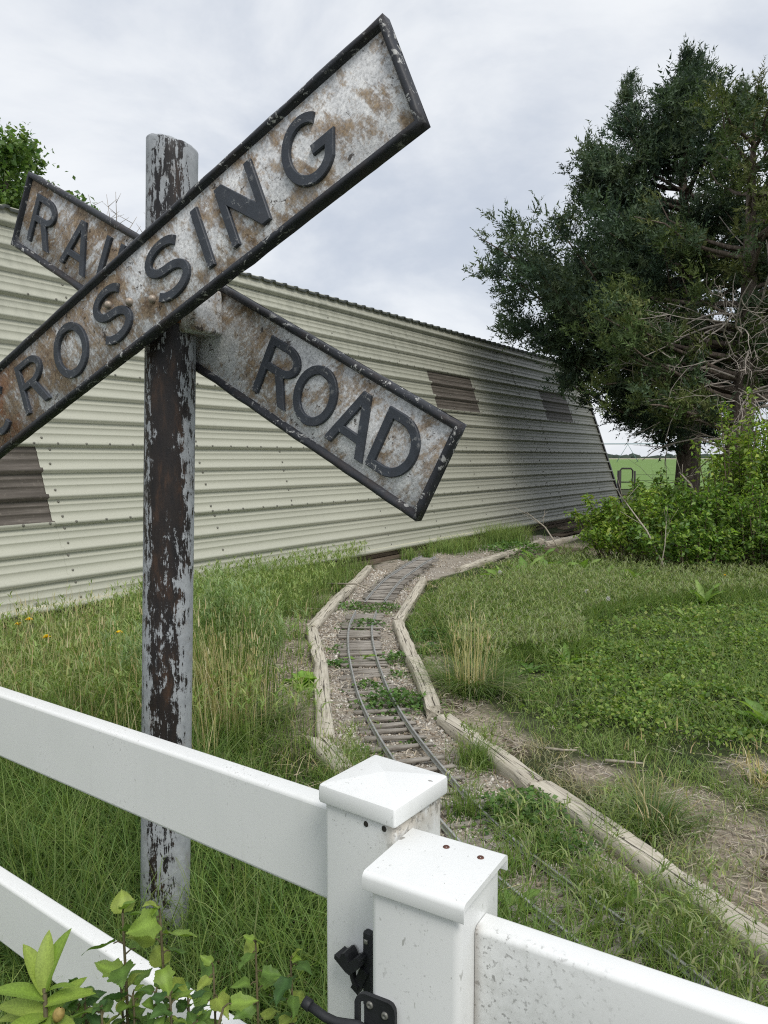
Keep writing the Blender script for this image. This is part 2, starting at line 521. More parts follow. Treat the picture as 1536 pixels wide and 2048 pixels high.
def build_barn():
    root = empty('barn', wp(0.0, 0.0) * 0)
    tag(root, 'long leaning barn of cream ribbed metal sheets with brown skylight panels', 'barn')
    pm = patch_mat()
    windows = {(3, 6): [(-0.35, 1.25)], (9, 12): [(8.72, 10.3), (13.55, 15.15)]}
    laps = {0: [1.32, 7.6, 12.9], 3: [4.4, 10.9], 6: [1.3, 7.2, 13.1], 9: [4.0], 12: [1.9, 7.9, 12.4]}
    def band(k0, k1, s0, s1, lp):
        cuts = [s0] + [v for v in lp if s0 + 0.3 < v < s1 - 0.3] + [s1]
        for i in range(len(cuts) - 1):
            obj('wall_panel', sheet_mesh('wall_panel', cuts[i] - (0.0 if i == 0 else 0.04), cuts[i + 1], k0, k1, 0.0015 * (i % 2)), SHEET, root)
    for k0 in (0, 3, 6, 9, 12):
        k1 = k0 + 3
        wins = windows.get((k0, k1), [])
        s = WALL_START
        for a, b in wins:
            band(k0, k1, s, a, laps[k0])
            p = obj('skylight_panel', sheet_mesh('skylight_panel', a - 0.05, b + 0.05, k0, k1, -0.006), pm, root)
            p['label'] = 'weathered brown translucent skylight sheet'
            s = b
        band(k0, k1, s, WALL_END, laps[k0])
    # screws: small hex heads, one mesh of many
    mb = MB()
    def screw(s, t, n):
        a = np.linspace(0, 2 * np.pi, 6, endpoint=False)
        r = 0.0095
        c0 = wp(s, t, n); c1 = wp(s, t, n + 0.009)
        ring = np.cos(a)[:, None] * WALL_D + np.sin(a)[:, None] * WALL_UP
        V = np.concatenate([c0 + ring * r * 1.35, c1 + ring * r, [c1 + WALL_N * 0.002]])
        j = np.arange(6); k = (j + 1) % 6
        mb.add(V, np.stack([6 + j, 6 + k, np.full(6, 12)], 1), np.stack([j, k, 6 + k, 6 + j], 1))
    for k in (3, 6, 9, 12):
        for s in np.arange(WALL_START + 0.1, WALL_END, 0.262):
            screw(s + rng.normal() * 0.02, (k - 0.05) * RIB, 0.042)
    for k0 in (0, 3, 6, 9, 12):
        cols = list(laps[k0]) + list(np.arange(-6.2, WALL_END, 3.1))
        for w in windows.get((k0, k0 + 3), []):
            cols += [w[1] + 0.09]
        for s in cols:
            for q in range(3):
                screw(s + 0.02 + rng.normal() * 0.012, (k0 + q + 0.22) * RIB, 0.001)
                if s in laps[k0] or rng.random() < 0.25:
                    screw(s + 0.02 + rng.normal() * 0.012, (k0 + q + 0.77) * RIB, 0.001)
    o = obj('screw_heads', mb.mesh('screw_heads'), simple('screw head', (0.16, 0.155, 0.13), 0.4, 0.2), root)
    o['kind'] = 'stuff'
    # eave fascia with a drip edge, roof sheet whose rib ends show against the sky
    top = 15.0 * RIB
    mb = MB()
    prof = [(top - 0.045, 0.004), (top - 0.030, 0.056), (top + 0.012, 0.058), (top + 0.018, 0.026), (top + 0.125, 0.030), (top + 0.135, 0.050), (top + 0.15, 0.050)]
    ss = np.linspace(WALL_START, WALL_END + 0.03, 9)
    V = np.concatenate([wp(np.full(len(prof), s), np.array([p[0] for p in prof]), np.array([p[1] for p in prof])) for s in ss])
    m = len(prof)
    i = (np.arange(len(ss) - 1)[:, None] * m + np.arange(m - 1)[None]).ravel()
    mb.add(V, None, np.stack([i, i + m, i + m + 1, i + 1], 1))
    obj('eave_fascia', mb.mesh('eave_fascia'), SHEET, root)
    mb = MB()
    ridge_dir = WALL_BACK * math.cos(R(9)) + np.array([0, 0, math.sin(R(9))])
    e0 = wp(0.0, top + 0.155, 0.0) + np.array([0, 0, 0.004])
    prof = []
    s = WALL_START
    while s < WALL_END + 0.05:
        prof += [(s, 0.0), (s + 0.15, 0.0), (s + 0.165, 0.022), (s + 0.205, 0.022), (s + 0.22, 0.0)]
        s += 0.23
    prof = np.array(prof)
    upv = np.cross(WALL_D, ridge_dir); upv = upv if upv[2] > 0 else -upv
    rows = []
    for dist, dz in ((-0.085, -0.028), (-0.085, 0.0), (5.0, 0.0)):
        rows.append(e0 + prof[:, :1] * WALL_D + dist * ridge_dir + (prof[:, 1:] + dz) * upv)
    V = np.concatenate(rows); m = len(prof)
    i = (np.arange(2)[:, None] * m + np.arange(m - 1)[None]).ravel()
    mb.add(V, None, np.stack([i, i + 1, i + m + 1, i + m], 1))
    roofmat = simple('dark weathered roof sheet', (0.055, 0.062, 0.055), 0.6, 0.25, 3)
    obj('roof', mb.mesh('roof'), roofmat, root)
    # far slope, back wall and the two gable ends close the building
    def at(s, back, z):
        return np.array([WALL_B[0], WALL_B[1], 0]) + WALL_D * s + WALL_BACK * back + np.array([0, 0, z])
    zt = wp(0.0, top + 0.15)[2]
    bt = (wp(0.0, top) - WALL_B) @ WALL_BACK
    mb = MB()
    V = [at(WALL_START, bt + 5.0, zt + 0.78), at(WALL_END, bt + 5.0, zt + 0.78), at(WALL_END, bt + 10, zt - 0.1), at(WALL_START, bt + 10, zt - 0.1)]
    mb.add(V, None, [(0, 1, 2, 3)])
    obj('roof_back', mb.mesh('roof_back'), roofmat, root)
    mb = MB()
    mb.add([at(WALL_START, bt + 10, zt - .1), at(WALL_END, bt + 10, zt - .1), at(WALL_END, bt + 11, 0), at(WALL_START, bt + 11, 0)], None, [(0, 1, 2, 3)])
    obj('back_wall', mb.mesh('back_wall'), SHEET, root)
    for s in (WALL_START + 0.02, WALL_END - 0.02):
        mb = MB()
        mb.add([at(s, 0.03, 0.0), at(s, bt + 11, 0), at(s, bt + 10, zt - .12), at(s, bt + 5, zt + .74), at(s, bt + 0.05, zt - 0.05)], [(0, 1, 2), (0, 2, 3), (0, 3, 4)])
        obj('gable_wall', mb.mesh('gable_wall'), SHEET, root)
    # corner trim at the tree end
    mb = MB()
    V = []
    for t in (-0.02, top + 0.13):
        for ds, n in ((-0.06, 0.034), (0.035, 0.034), (0.035, -0.08), (0.02, -0.08), (0.02, 0.028), (-0.06, 0.028)):
            V.append(wp(WALL_END + ds, t, n))
    j = np.arange(6); k = (j + 1) % 6
    mb.add(np.array(V), None, np.stack([j, k, 6 + k, 6 + j], 1))
    obj('corner_trim', mb.mesh('corner_trim'), simple('dark corner trim', (0.05, 0.05, 0.045), 0.5, 0.2), root)
    # bottom sill strip and two courses of skirt boards
    mb = MB()
    V = np.concatenate([wp(np.array([WALL_START, WALL_END]), np.full(2, t), np.full(2, n)) for t, n in ((0.035, 0.002), (-0.012, 0.022), (-0.034, 0.024), (-0.036, -0.02))])
    mb.add(V, None, [(0, 1, 3, 2), (2, 3, 5, 4), (4, 5, 7, 6)])
    obj('sill_strip', mb.mesh('sill_strip'), simple('pale sill strip', (0.50, 0.48, 0.36), 0.5, 0.12, 3), root)
    wood = skirt_wood()
    for row, (z0, z1, off, cuts) in enumerate([(0.068, 0.132, 0.015, [-7, -2.2, 1.9, 5.4, 9.2, 13.0, 16.75]), (-0.08, 0.062, -0.012, [-7, -3.4, 0.4, 4.6, 8.1, 11.9, 16.75])]):
        for a, b in zip(cuts[:-1], cuts[1:]):
            me = rounded_box('skirt_board', (b - a - 0.008, 0.035, z1 - z0), 0.004, 1)
            p = WALL_B + WALL_D * ((a + b) / 2) + WALL_BACK * (off + 0.03)
            obj('skirt_board', me, wood, root, (p[0], p[1], (z0 + z1) / 2 + rng.normal() * 0.002), (0, 0, math.atan2(WALL_D[1], WALL_D[0])))

def skirt_wood():
    m, nt, b = new_mat('weathered brown board', 0.85, 0.15)
    f = noise(nt, coords(nt, (1.5, 30, 30)), 2.2, 7, 0.65)
    c = ramp(nt, f, [(0.3, (0.075, 0.058, 0.042)), (0.55, (0.15, 0.12, 0.09)), (0.75, (0.25, 0.21, 0.165))])
    link(nt, c, b.inputs['Base Color'])
    bump(nt, b, f, 0.5, 0.005)
    return m

build_barn()

# ------------------------------------------------------------------ crossbuck sign on its iron pole
def blade_paint(seed, rust):
    m, nt, b = new_mat('flaking silver paint', 0.55, 0.35)
    co = coords(nt, loc=(seed, seed * 0.7, 0))
    st = coords(nt, (1.0, 1, 1), loc=(seed * 2, 0, 0), rot=(0, R(rust[2]), 0))
    big = noise(nt, co, 5.2, 8, 0.62, 0.6)
    mp = nt.nodes.new('ShaderNodeMapping')
    mp.inputs['Scale'].default_value = (5, 1, 1.3)
    link(nt, st, mp.inputs['Vector'])
    run = noise(nt, mp.outputs[0], 4.0, 8, 0.72, 0.4)                     # rust runs down the face
    fine = noise(nt, co, 55, 6, 0.75)
    chip = noise(nt, co, 26, 8, 0.72, 0.5)
    paint = ramp(nt, noise(nt, co, 16, 6, 0.7), [(0.36, (0.48, 0.485, 0.49)), (0.50, (0.64, 0.645, 0.645)), (0.62, (0.76, 0.76, 0.75))])
    rustc = ramp(nt, fine, [(0.34, (0.085, 0.050, 0.030)), (0.47, (0.20, 0.135, 0.080)), (0.60, (0.33, 0.25, 0.165))])
    s = math_n(nt, 'ADD', math_n(nt, 'ADD', math_n(nt, 'MULTIPLY', big, 0.75), math_n(nt, 'MULTIPLY', run, 0.7)), -0.225)
    s = math_n(nt, 'ADD', s, math_n(nt, 'MULTIPLY', math_n(nt, 'SUBTRACT', fine, 0.5), 0.55))
    x = sep(nt, coords(nt))[0]
    lo = nt.nodes.new('ShaderNodeMapRange')
    lo.inputs['From Min'].default_value = rust[0]
    lo.inputs['From Max'].default_value = rust[1]
    lo.inputs['To Min'].default_value = rust[3]
    lo.inputs['To Max'].default_value = rust[4]
    link(nt, x, lo.inputs['Value'])
    s = math_n(nt, 'ADD', s, lo.outputs[0])
    c = mix(nt, ramp(nt, s, [(0.46, 0.0), (0.52, 0.6), (0.60, 0.97)]), paint, rustc)
    if rust[3] > 0.05:
        le = nt.nodes.new('ShaderNodeMapRange')
        le.inputs['From Min'].default_value = -0.45
        le.inputs['From Max'].default_value = -0.75
        link(nt, x, le.inputs['Value'])
        c = mix(nt, math_n(nt, 'MULTIPLY', le.outputs[0], ramp(nt, noise(nt, co, 13, 6, 0.7), [(0.46, 0.0), (0.58, 0.9)])), c, (0.27, 0.105, 0.04))
    c = mix(nt, ramp(nt, chip, [(0.36, 0.9), (0.385, 0.0)]), c, (0.05, 0.038, 0.030))
    c = mix(nt, ramp(nt, chip, [(0.60, 0.0), (0.63, 0.8)]), c, (0.60, 0.61, 0.60))
    c = mix(nt, 1.0, c, ramp(nt, noise(nt, co, 130, 5, 0.75), [(0.35, 0.62), (0.5, 1.0), (0.65, 1.22)]), 'MULTIPLY')
    link(nt, c, b.inputs['Base Color'])
    link(nt, ramp(nt, s, [(0.45, 0.42), (0.6, 0.85)]), b.inputs['Roughness'])
    h = math_n(nt, 'ADD', math_n(nt, 'MULTIPLY', s, 0.6), math_n(nt, 'MULTIPLY', chip, 0.6))
    bump(nt, b, h, 0.55, 0.006)
    return m

def black_iron(name, c=(0.030, 0.035, 0.044), flecks=0.63, brown=0.5):
    m, nt, b = new_mat(name, 0.52, 0.4)
    co = coords(nt)
    f = noise(nt, co, 11, 7, 0.7)
    g = noise(nt, co, 46, 7, 0.75, 0.4)
    w = noise(nt, co, 3.1, 4, 0.6)
    col = ramp(nt, f, [(0.3, [v * 0.75 for v in c]), (0.7, [v * 1.7 for v in c])])
    col = mix(nt, ramp(nt, noise(nt, co, 7, 6, 0.7), [(0.5, 0.0), (0.68, brown)]), col, (0.062, 0.040, 0.028))
    fl = math_n(nt, 'MULTIPLY', ramp(nt, g, [(flecks, 0.0), (flecks + 0.03, 1.0)]), ramp(nt, w, [(0.46, 0.0), (0.56, 1.0)]))
    col = mix(nt, fl, col, (0.50, 0.50, 0.48))
    link(nt, col, b.inputs['Base Color'])
    bump(nt, b, g, 0.35, 0.003)
    return m

LH = 0.157   # letter height
SW = 0.0232   # stroke

def arc(cx, cy, rx, ry, a0, a1, n=20):
    return [(cx + rx * math.cos(R(a0 + (a1 - a0) * i / n)), cy + ry * math.sin(R(a0 + (a1 - a0) * i / n))) for i in range(n + 1)]

def stroke(path, sw):
    P = np.array(path, float)
    k = len(P)
    d = np.diff(P, axis=0)
    d /= np.linalg.norm(d, axis=1)[:, None]
    nl = np.column_stack([-d[:, 1], d[:, 0]])
    off = np.zeros_like(P)
    off[0], off[-1] = nl[0], nl[-1]
    for i in range(1, k - 1):
        s = nl[i - 1] + nl[i]
        s /= np.linalg.norm(s)
        off[i] = s / max(0.5, s @ nl[i])
    return [tuple(p) for p in P + off * sw / 2] + [tuple(p) for p in (P - off * sw / 2)[::-1]]

def glyph(ch, w):
    h, s = LH, SW
    if ch == 'I': return [(0, 0), (0, h), (s * 1.05, h), (s * 1.05, 0)], []
    if ch == 'L': return [(0, 0), (0, h), (s, h), (s, s), (w, s), (w, 0)], []
    if ch == 'O': return arc(w/2, h/2, w/2, h/2, 0, 360, 36)[:-1], [arc(w/2, h/2, w/2 - s, h/2 - s, 0, 360, 36)[:-1]]
    if ch == 'D':
        return [(0, 0), (0, h)] + arc(w*.4, h/2, w*.6, h/2, 90, -90, 22), [[(s, s), (s, h - s)] + arc(w*.4, h/2, w*.6 - s, h/2 - s, 90, -90, 22)]
    if ch == 'R':
        o = [(0, 0), (0, h)] + arc(w*.52, h*.725, w*.46, h*.275, 90, -72, 16) + [(w, 0), (w - 1.2*s, 0), (w*.44, h*.45), (s, h*.45), (s, 0)]
        return o, [[(s, h*.45 + s*.9), (s, h - s*.9)] + arc(w*.52, h*.725, w*.46 - s, h*.275 - s*.9, 90, -90, 14)]
    if ch == 'A':
        xl = lambda y: 1.08*s + y/h*(w/2 - .55*s)
        yb, yt = h*.22, h*.22 + s*.9
        ym = h*(w/2 - 1.08*s)/(w/2 - .55*s)
        o = [(0, 0), (w/2 - .55*s, h), (w/2 + .55*s, h), (w, 0), (w - 1.08*s, 0), (w - xl(yb), yb), (xl(yb), yb), (1.08*s, 0)]
        return o, [[(xl(yt), yt), (w - xl(yt), yt), (w/2, ym)]]
    if ch == 'N': return [(0, 0), (0, h), (1.15*s, h), (w - s, h*.36), (w - s, h), (w, h), (w, 0), (w - 1.15*s, 0), (s, h*.64), (s, 0)], []
    if ch == 'C': return stroke(arc(w/2, h/2, w/2 - s/2, h/2 - s/2, 48, 312, 30), s), []
    if ch == 'G':
        p = arc(w/2, h/2, w/2 - s/2, h/2 - s/2, 52, 318, 30)
        p += [(w - s*0.55, h*.44), (w*.56, h*.44)]
        return stroke(p, s), []
    if ch == 'S':
        r = h/4 - s/4
        p = arc(w/2, h*.5 + r, w/2 - s/2, r, 32, 262, 20) + arc(w/2, h*.5 - r, w/2 - s/2, r, 82, -148, 20)
        return stroke(p, s), []

BL, BW = 1.857, 0.2507

def build_sign():
    pole_b, pole_t = np.array([-0.648, 2.105, -0.12]), np.array([-0.575, 2.105, 2.292])
    root = empty('railroad_crossing_sign', (pole_b[0] + 0.004, 2.105, 0))
    tag(root, 'weathered railroad crossbuck sign on a round rusty pole behind the white fence', 'crossing sign')
    rl = np.array(root.location)
    # pole
    n, rows = 56, 60
    a = np.linspace(0, 2*np.pi, n, endpoint=False)
    V = []
    rp = 0.0685
    for i in range(rows):
        t = i / (rows - 1)
        c = pole_b + (pole_t - pole_b) * t
        r = rp * (1 + 0.004 * np.sin(5*a + t*9) * 0.4) * (1.0 + 0.02 * (1 - t))
        z = c[2] + (np.zeros(n) if i < rows - 3 else (-0.017 * np.cos(a + 0.25) + 0.0008*np.sin(7*a) + 0.0008*np.sin(13*a)) * (i - rows + 4) / 3)
        V.append(np.column_stack([c[0] + r*np.cos(a), c[1] + r*np.sin(a), z]))
    # rounded lip and rough closed top
    top = V[-1]
    cen = top.mean(0)
    V.append(cen + (top - cen) * 0.97 + [0, 0, 0.005])
    V.append(cen + (top - cen) * 0.88 + [0, 0, 0.010])
    V.append(cen + (top - cen) * 0.60 + [0, 0, 0.012])
    k = len(V)
    V = np.concatenate(V + [cen[None] + [0, 0, 0.004]])
    i = np.arange(k - 1)[:, None]*n; j = np.arange(n)[None]; j2 = (j + 1) % n
    Q = np.stack([i + j, i + j2, i + n + j2, i + n + j], -1).reshape(-1, 4)
    jj = np.arange(n)
    T = np.stack([(k-1)*n + jj, (k-1)*n + (jj + 1) % n, np.full(n, k*n)], 1)
    me = np_mesh('pole', V - rl, T, Q, smooth=True)
    m, nt, b = new_mat('peeling silver paint over rust', 0.6, 0.35)
    co = coords(nt)
    x, y, z = sep(nt, co)
    st = noise(nt, coords(nt, (9, 9, 1.1)), 2.6, 9, 0.72, 0.3)
    sp = noise(nt, coords(nt, (1, 1, 0.6)), 40, 8, 0.75, 0.4)
    bg = noise(nt, coords(nt, (1.3, 1.3, 0.8), loc=(3, 1, 0.35)), 3.2, 5, 0.6)
    # the strip facing the gate has lost most of its paint; the right flank kept it
    side = nt.nodes.new('ShaderNodeMapRange')
    side.inputs['From Min'].default_value = 0.014
    side.inputs['From Max'].default_value = 0.052
    xl = math_n(nt, 'ADD', math_n(nt, 'MULTIPLY', math_n(nt, 'SUBTRACT', x, math_n(nt, 'MULTIPLY', z, 0.0304)), 0.96), math_n(nt, 'MULTIPLY', y, 0.28))
    link(nt, math_n(nt, 'ADD', xl, math_n(nt, 'MULTIPLY', math_n(nt, 'SUBTRACT', sp, 0.5), 0.03)), side.inputs['Value'])
    side.inputs['To Min'].default_value = -0.04
    side.inputs['To Max'].default_value = 0.26
    zz = ramp(nt, math_n(nt, 'MULTIPLY', z, 0.4), [(0.0, 0.54), (0.18, 0.52), (0.24, 0.36), (0.38, 0.42), (0.46, 0.22), (0.68, 0.16), (0.74, 0.30), (0.82, 0.38), (0.90, 0.50), (1.0, 0.62)])
    sf = noise(nt, coords(nt, (70, 70, 9)), 1.6, 6, 0.75, 0.2)
    p = math_n(nt, 'ADD', math_n(nt, 'ADD', math_n(nt, 'ADD', math_n(nt, 'MULTIPLY', st, 1.0), math_n(nt, 'MULTIPLY', sp, 1.5)), math_n(nt, 'MULTIPLY', sf, 1.3)), -1.4)
    p = math_n(nt, 'ADD', math_n(nt, 'ADD', p, side.outputs[0]), math_n(nt, 'MULTIPLY', math_n(nt, 'SUBTRACT', zz, 0.45), 0.75))
    p = math_n(nt, 'ADD', p, math_n(nt, 'MULTIPLY', math_n(nt, 'SUBTRACT', bg, 0.5), 0.35))
    silver = ramp(nt, noise(nt, co, 30, 5, 0.7), [(0.3, (0.27, 0.285, 0.30)), (0.7, (0.42, 0.44, 0.455))])
    silver = mix(nt, ramp(nt, noise(nt, co, 9, 7, 0.7), [(0.54, 0.0), (0.72, 0.6)]), silver, (0.20, 0.15, 0.11))
    dark = ramp(nt, noise(nt, coords(nt, (4, 4, 1)), 6, 6, 0.7), [(0.38, (0.013, 0.012, 0.013)), (0.55, (0.026, 0.020, 0.018)), (0.70, (0.075, 0.042, 0.026))])
    p = math_n(nt, 'ADD', p, ramp(nt, math_n(nt, 'ADD', xl, 0.5), [(0.440, 0.20), (0.462, 0.0)]))
    mask = ramp(nt, p, [(0.475, 0.0), (0.50, 1.0)])
    link(nt, mix(nt, mask, dark, silver), b.inputs['Base Color'])
    link(nt, ramp(nt, mask, [(0.0, 0.5), (1.0, 0.62)]), b.inputs['Roughness'])
    bump(nt, b, math_n(nt, 'ADD', math_n(nt, 'MULTIPLY', mask, 0.7), math_n(nt, 'MULTIPLY', sp, 0.5)), 0.5, 0.004)
    obj('pole', me, m, root)

    yaw = R(-33.556)
    border = black_iron('black border iron', (0.020, 0.022, 0.027), 0.575, 0.45)
    ink = black_iron('black letter paint', (0.034, 0.040, 0.050), 0.585, 0.2)
    steel = simple('worn rivet', (0.30, 0.25, 0.20), 0.45, 0.5, 60, 0.5, 0.2)
    def blade(centre, roll, words, paint, label):
        me = rounded_box('blade', (BL - 0.012, 0.017, BW - 0.012), 0.002, 1)
        bl = obj('sign_blade', me, paint, root, Vector(centre) - Vector(rl), (0, R(roll), yaw))
        bl['label'] = label
        ring_o = [(-BL/2, -BW/2), (BL/2, -BW/2), (BL/2, BW/2), (-BL/2, BW/2)]
        bwid = 0.0200
        ri = [(-BL/2 + bwid, -BW/2 + bwid), (BL/2 - bwid, -BW/2 + bwid), (BL/2 - bwid, BW/2 - bwid), (-BL/2 + bwid, BW/2 - bwid)]
        # border with a sloped inner lip, slightly uneven outline
        mb = MB()
        def line(pts, yy, m=40):
            out = []
            for q in range(4):
                p0, p1 = np.array(pts[q]), np.array(pts[(q+1) % 4])
                kk = m if q % 2 == 0 else 8
                for t in np.arange(kk) / kk:
                    p = p0 + (p1 - p0) * t
                    out.append((p[0], yy, p[1]))
            return np.array(out)
        ro = line(ring_o, -0.019); ro2 = ro.copy(); ro2[:, 1] = 0.007
        rm = line([(p[0]*(1 - 0.006/abs(p[0])), p[1]*(1 - 0.006/abs(p[1]))) for p in ring_o], -0.0225)
        rmi = line([(p[0]*(1 + 0.006/abs(p[0])), p[1]*(1 + 0.006/abs(p[1]))) for p in ri], -0.0215)
        rin = line(ri, -0.0085)
        wob = rng.normal(size=(len(ro), 2)) * 0.0009
        for arr in (ro, ro2, rm):
            arr[:, 0] += wob[:, 0]; arr[:, 2] += wob[:, 1]
        rings = [ro2, ro, rm, rmi, rin]
        kk = len(ro)
        V = np.concatenate(rings)
        j = np.arange(kk); j2 = (j + 1) % kk
        for r_ in range(4):
            mb.add(np.zeros((0, 3)), None, None)
        Q = np.concatenate([np.stack([r_*kk + j, r_*kk + j2, (r_+1)*kk + j2, (r_+1)*kk + j], 1) for r_ in range(4)])
        mb.add(V, None, Q)
        mb.add(ro2[[0, 40, 48, 88]] + [0, 0, 0], None, [(3, 2, 1, 0)])
        obj('border', mb.mesh('border'), border, bl)
        for ch, x0, w in words:
            o_, h_ = glyph(ch, w)
            me = prism('letter', o_, h_, -0.0175, -0.008)
            bm = bmesh.new(); bm.from_mesh(me)
            ed = [e for e in bm.edges if e.is_manifold and all(abs(v.co.y + 0.0175) < 1e-5 for v in e.verts) and e.calc_face_angle(0) > 1.0]
            bmesh.ops.bevel(bm, geom=ed, offset=0.0018, segments=1, affect='EDGES')
            bm.to_mesh(me); bm.free()
            L = obj('letter', me, ink, bl, (x0, 0, -LH/2 + rng.normal()*0.001), (0, rng.normal()*0.006, 0))
            L['label'] = 'raised black letter ' + ch
        return bl
    b1 = blade((-0.5475, 2.1807, 1.8532), 28.374, [('R', -0.852, 0.132), ('A', -0.648, 0.145), ('I', -0.445, 0), ('L', -0.372, 0.1),
                                                 ('R', 0.316, 0.130), ('O', 0.449, 0.139), ('A', 0.592, 0.135), ('D', 0.735, 0.124)],
               blade_paint(3.0, (-0.5, 0.9, -28, 0.03, -0.035)), 'rear sign blade with the raised words RAIL ROAD')
    b2 = blade((-0.6675, 2.0203, 1.8586), -22.47, [('C', -0.760, 0.142), ('R', -0.552, 0.134), ('O', -0.354, 0.158), ('S', -0.140, 0.142), ('S', 0.096, 0.146),
                                                  ('I', 0.298, 0), ('N', 0.388, 0.128), ('G', 0.590, 0.146)],
               blade_paint(8.0, (-0.55, 0.55, 22, 0.10, -0.03)), 'front sign blade with the raised word CROSSING')
    rv = MB()
    a = np.linspace(0, 2*np.pi, 14, endpoint=False)
    rings = []
    for rr, yy in ((0.0115, 0.0), (0.0115, -0.004), (0.0095, -0.009), (0.005, -0.0125)):
        rings.append(np.column_stack([rr*np.cos(a), np.full(14, yy), rr*np.sin(a)]))
    V = np.concatenate(rings + [np.array([[0, -0.0135, 0]])])
    j = np.arange(14); j2 = (j+1) % 14
    Q = np.concatenate([np.stack([q*14+j, q*14+j2, (q+1)*14+j2, (q+1)*14+j], 1) for q in range(3)])
    rv.add(V, np.stack([42+j, 42+j2, np.full(14, 56)], 1), Q)
    rme = rv.mesh('rivet', True)
    for s, w in ((-0.076, 0.033), (0.004, -0.002), (0.087, -0.040), (0.27, 0.02)):
        if s < 0.2:
            obj('rivet', rme, steel, b2, (s, -0.0085, w))
    for s, w in ((-0.472, 0.088), (-0.372, 0.094)):
        obj('rivet_hole', rme, simple('rusty hole', (0.03, 0.02, 0.015), 0.8), b1, (s, -0.004, w)).scale = (0.5, 0.5, 0.5)
    # cast bracket box between the blades, right of the pole, and the clamp strap
    ax = np.array([math.cos(yaw), math.sin(yaw), 0]); nf = np.array([math.sin(yaw), -math.cos(yaw), 0])
    c = np.array([-0.5475, 2.1807, 1.8532]) + ax*0.080 + nf*0.062 + np.array([0, 0, -0.008])
    bp = blade_paint(15.0, (-1.2, 0.2, 0, 0.0, 0.0))
    obj('bracket_box', rounded_box('bracket_box', (0.108, 0.10, 0.118), 0.007, 2), bp, root, Vector(c) - Vector(rl), (0, 0, yaw))
    zc = 1.842
    cx = pole_b[0] + (pole_t[0] - pole_b[0]) * (zc + 0.12) / 2.438
    mb = MB()
    n = 40
    a = np.linspace(0, 2*np.pi, n, endpoint=False)
    rr = [(0.069, -0.032), (0.076, -0.030), (0.076, 0.030), (0.069, 0.032)]
    V = np.concatenate([np.column_stack([cx + q*np.cos(a), 2.105 + q*np.sin(a), np.full(n, zc + dz)]) for q, dz in rr])
    j = np.arange(n); j2 = (j+1) % n
    mb.add(V - rl, None, np.concatenate([np.stack([q*n+j, q*n+j2, (q+1)*n+j2, (q+1)*n+j], 1) for q in range(3)]))
    obj('clamp_strap', mb.mesh('clamp_strap', True), simple('rusty strap', (0.15, 0.075, 0.038), 0.8, 0.5, 30), root)
    mb = MB()
    p0 = np.array([cx, 2.105, zc]) + ax*0.055
    mb.tube([p0 + nf*0.11, p0 + nf*0.02, p0 - nf*0.08], 0.0075, 8)
    o = mb.mesh('bolt'); o.transform(Matrix.Translation(-Vector(rl)))
    obj('bolt', o, steel, root)

build_sign()

# ------------------------------------------------------------------ white vinyl fence and gate
def vinyl(name, seed=0.0, mild=(0.62, 0.70), corner=False):
    m, nt, b = new_mat(name, 0.34, 0.45)
    co = coords(nt, loc=(seed, seed*1.3, 0))
    big = noise(nt, co, 3.0, 4)
    speck = noise(nt, co, 210, 3, 0.6)
    where = noise(nt, co, 6.0, 5, 0.65)
    rain = noise(nt, coords(nt, (22, 22, 2), loc=(seed, 0, 0)), 2.0, 5, 0.65)
    c = ramp(nt, big, [(0.3, (0.78, 0.79, 0.77)), (0.7, (0.83, 0.835, 0.815))])
    c = mix(nt, ramp(nt, rain, [(0.55, 0.0), (0.8, 0.16)]), c, (0.50, 0.51, 0.46))
    f = math_n(nt, 'MULTIPLY', ramp(nt, speck, [(mild[0], 0.0), (mild[1], 1.0)]), ramp(nt, where, [(0.52, 0.0), (0.66, 0.6)]))
    c = mix(nt, f, c, (0.17, 0.165, 0.14))
    el = noise(nt, coords(nt, (1, 1, 0.4), loc=(seed + 2, 1, 3)), 150, 2, 0.5)
    c = mix(nt, math_n(nt, 'MULTIPLY', ramp(nt, el, [(0.70, 0.0), (0.74, 0.6)]), ramp(nt, noise(nt, co, 4.0, 3), [(0.42, 0.0), (0.6, 1.0)])), c, (0.24, 0.24, 0.20))
    if corner:
        lx, ly, lz = sep(nt, coords(nt))
        m1 = ramp(nt, lz, [(0.885, 0.0), (0.945, 1.0)])
        m2 = ramp(nt, math_n(nt, 'ADD', lx, 0.5), [(0.53, 0.0), (0.565, 1.0)])
        m3 = ramp(nt, noise(nt, coords(nt, (1, 1, 0.5)), 40, 6, 0.7), [(0.40, 0.0), (0.56, 1.0)])
        mm = math_n(nt, 'MULTIPLY', math_n(nt, 'MULTIPLY', m1, m2), m3)
        c = mix(nt, math_n(nt, 'MULTIPLY', mm, 0.75), c, (0.33, 0.25, 0.14))
        sm = math_n(nt, 'MULTIPLY', math_n(nt, 'MULTIPLY', m1, m2), ramp(nt, noise(nt, coords(nt), 95, 5, 0.7), [(0.52, 0.0), (0.6, 1.0)]))
        c = mix(nt, math_n(nt, 'MULTIPLY', sm, 0.8), c, (0.10, 0.095, 0.085))
    big2 = noise(nt, coords(nt, loc=(seed + 5, 2, 1)), 48, 2, 0.5)
    c = mix(nt, ramp(nt, big2, [(0.765, 0.0), (0.785, 0.8)]), c, (0.20, 0.19, 0.165))
    link(nt, c, b.inputs['Base Color'])
    link(nt, ramp(nt, where, [(0.4, 0.30), (0.7, 0.48)]), b.inputs['Roughness'])
    return m

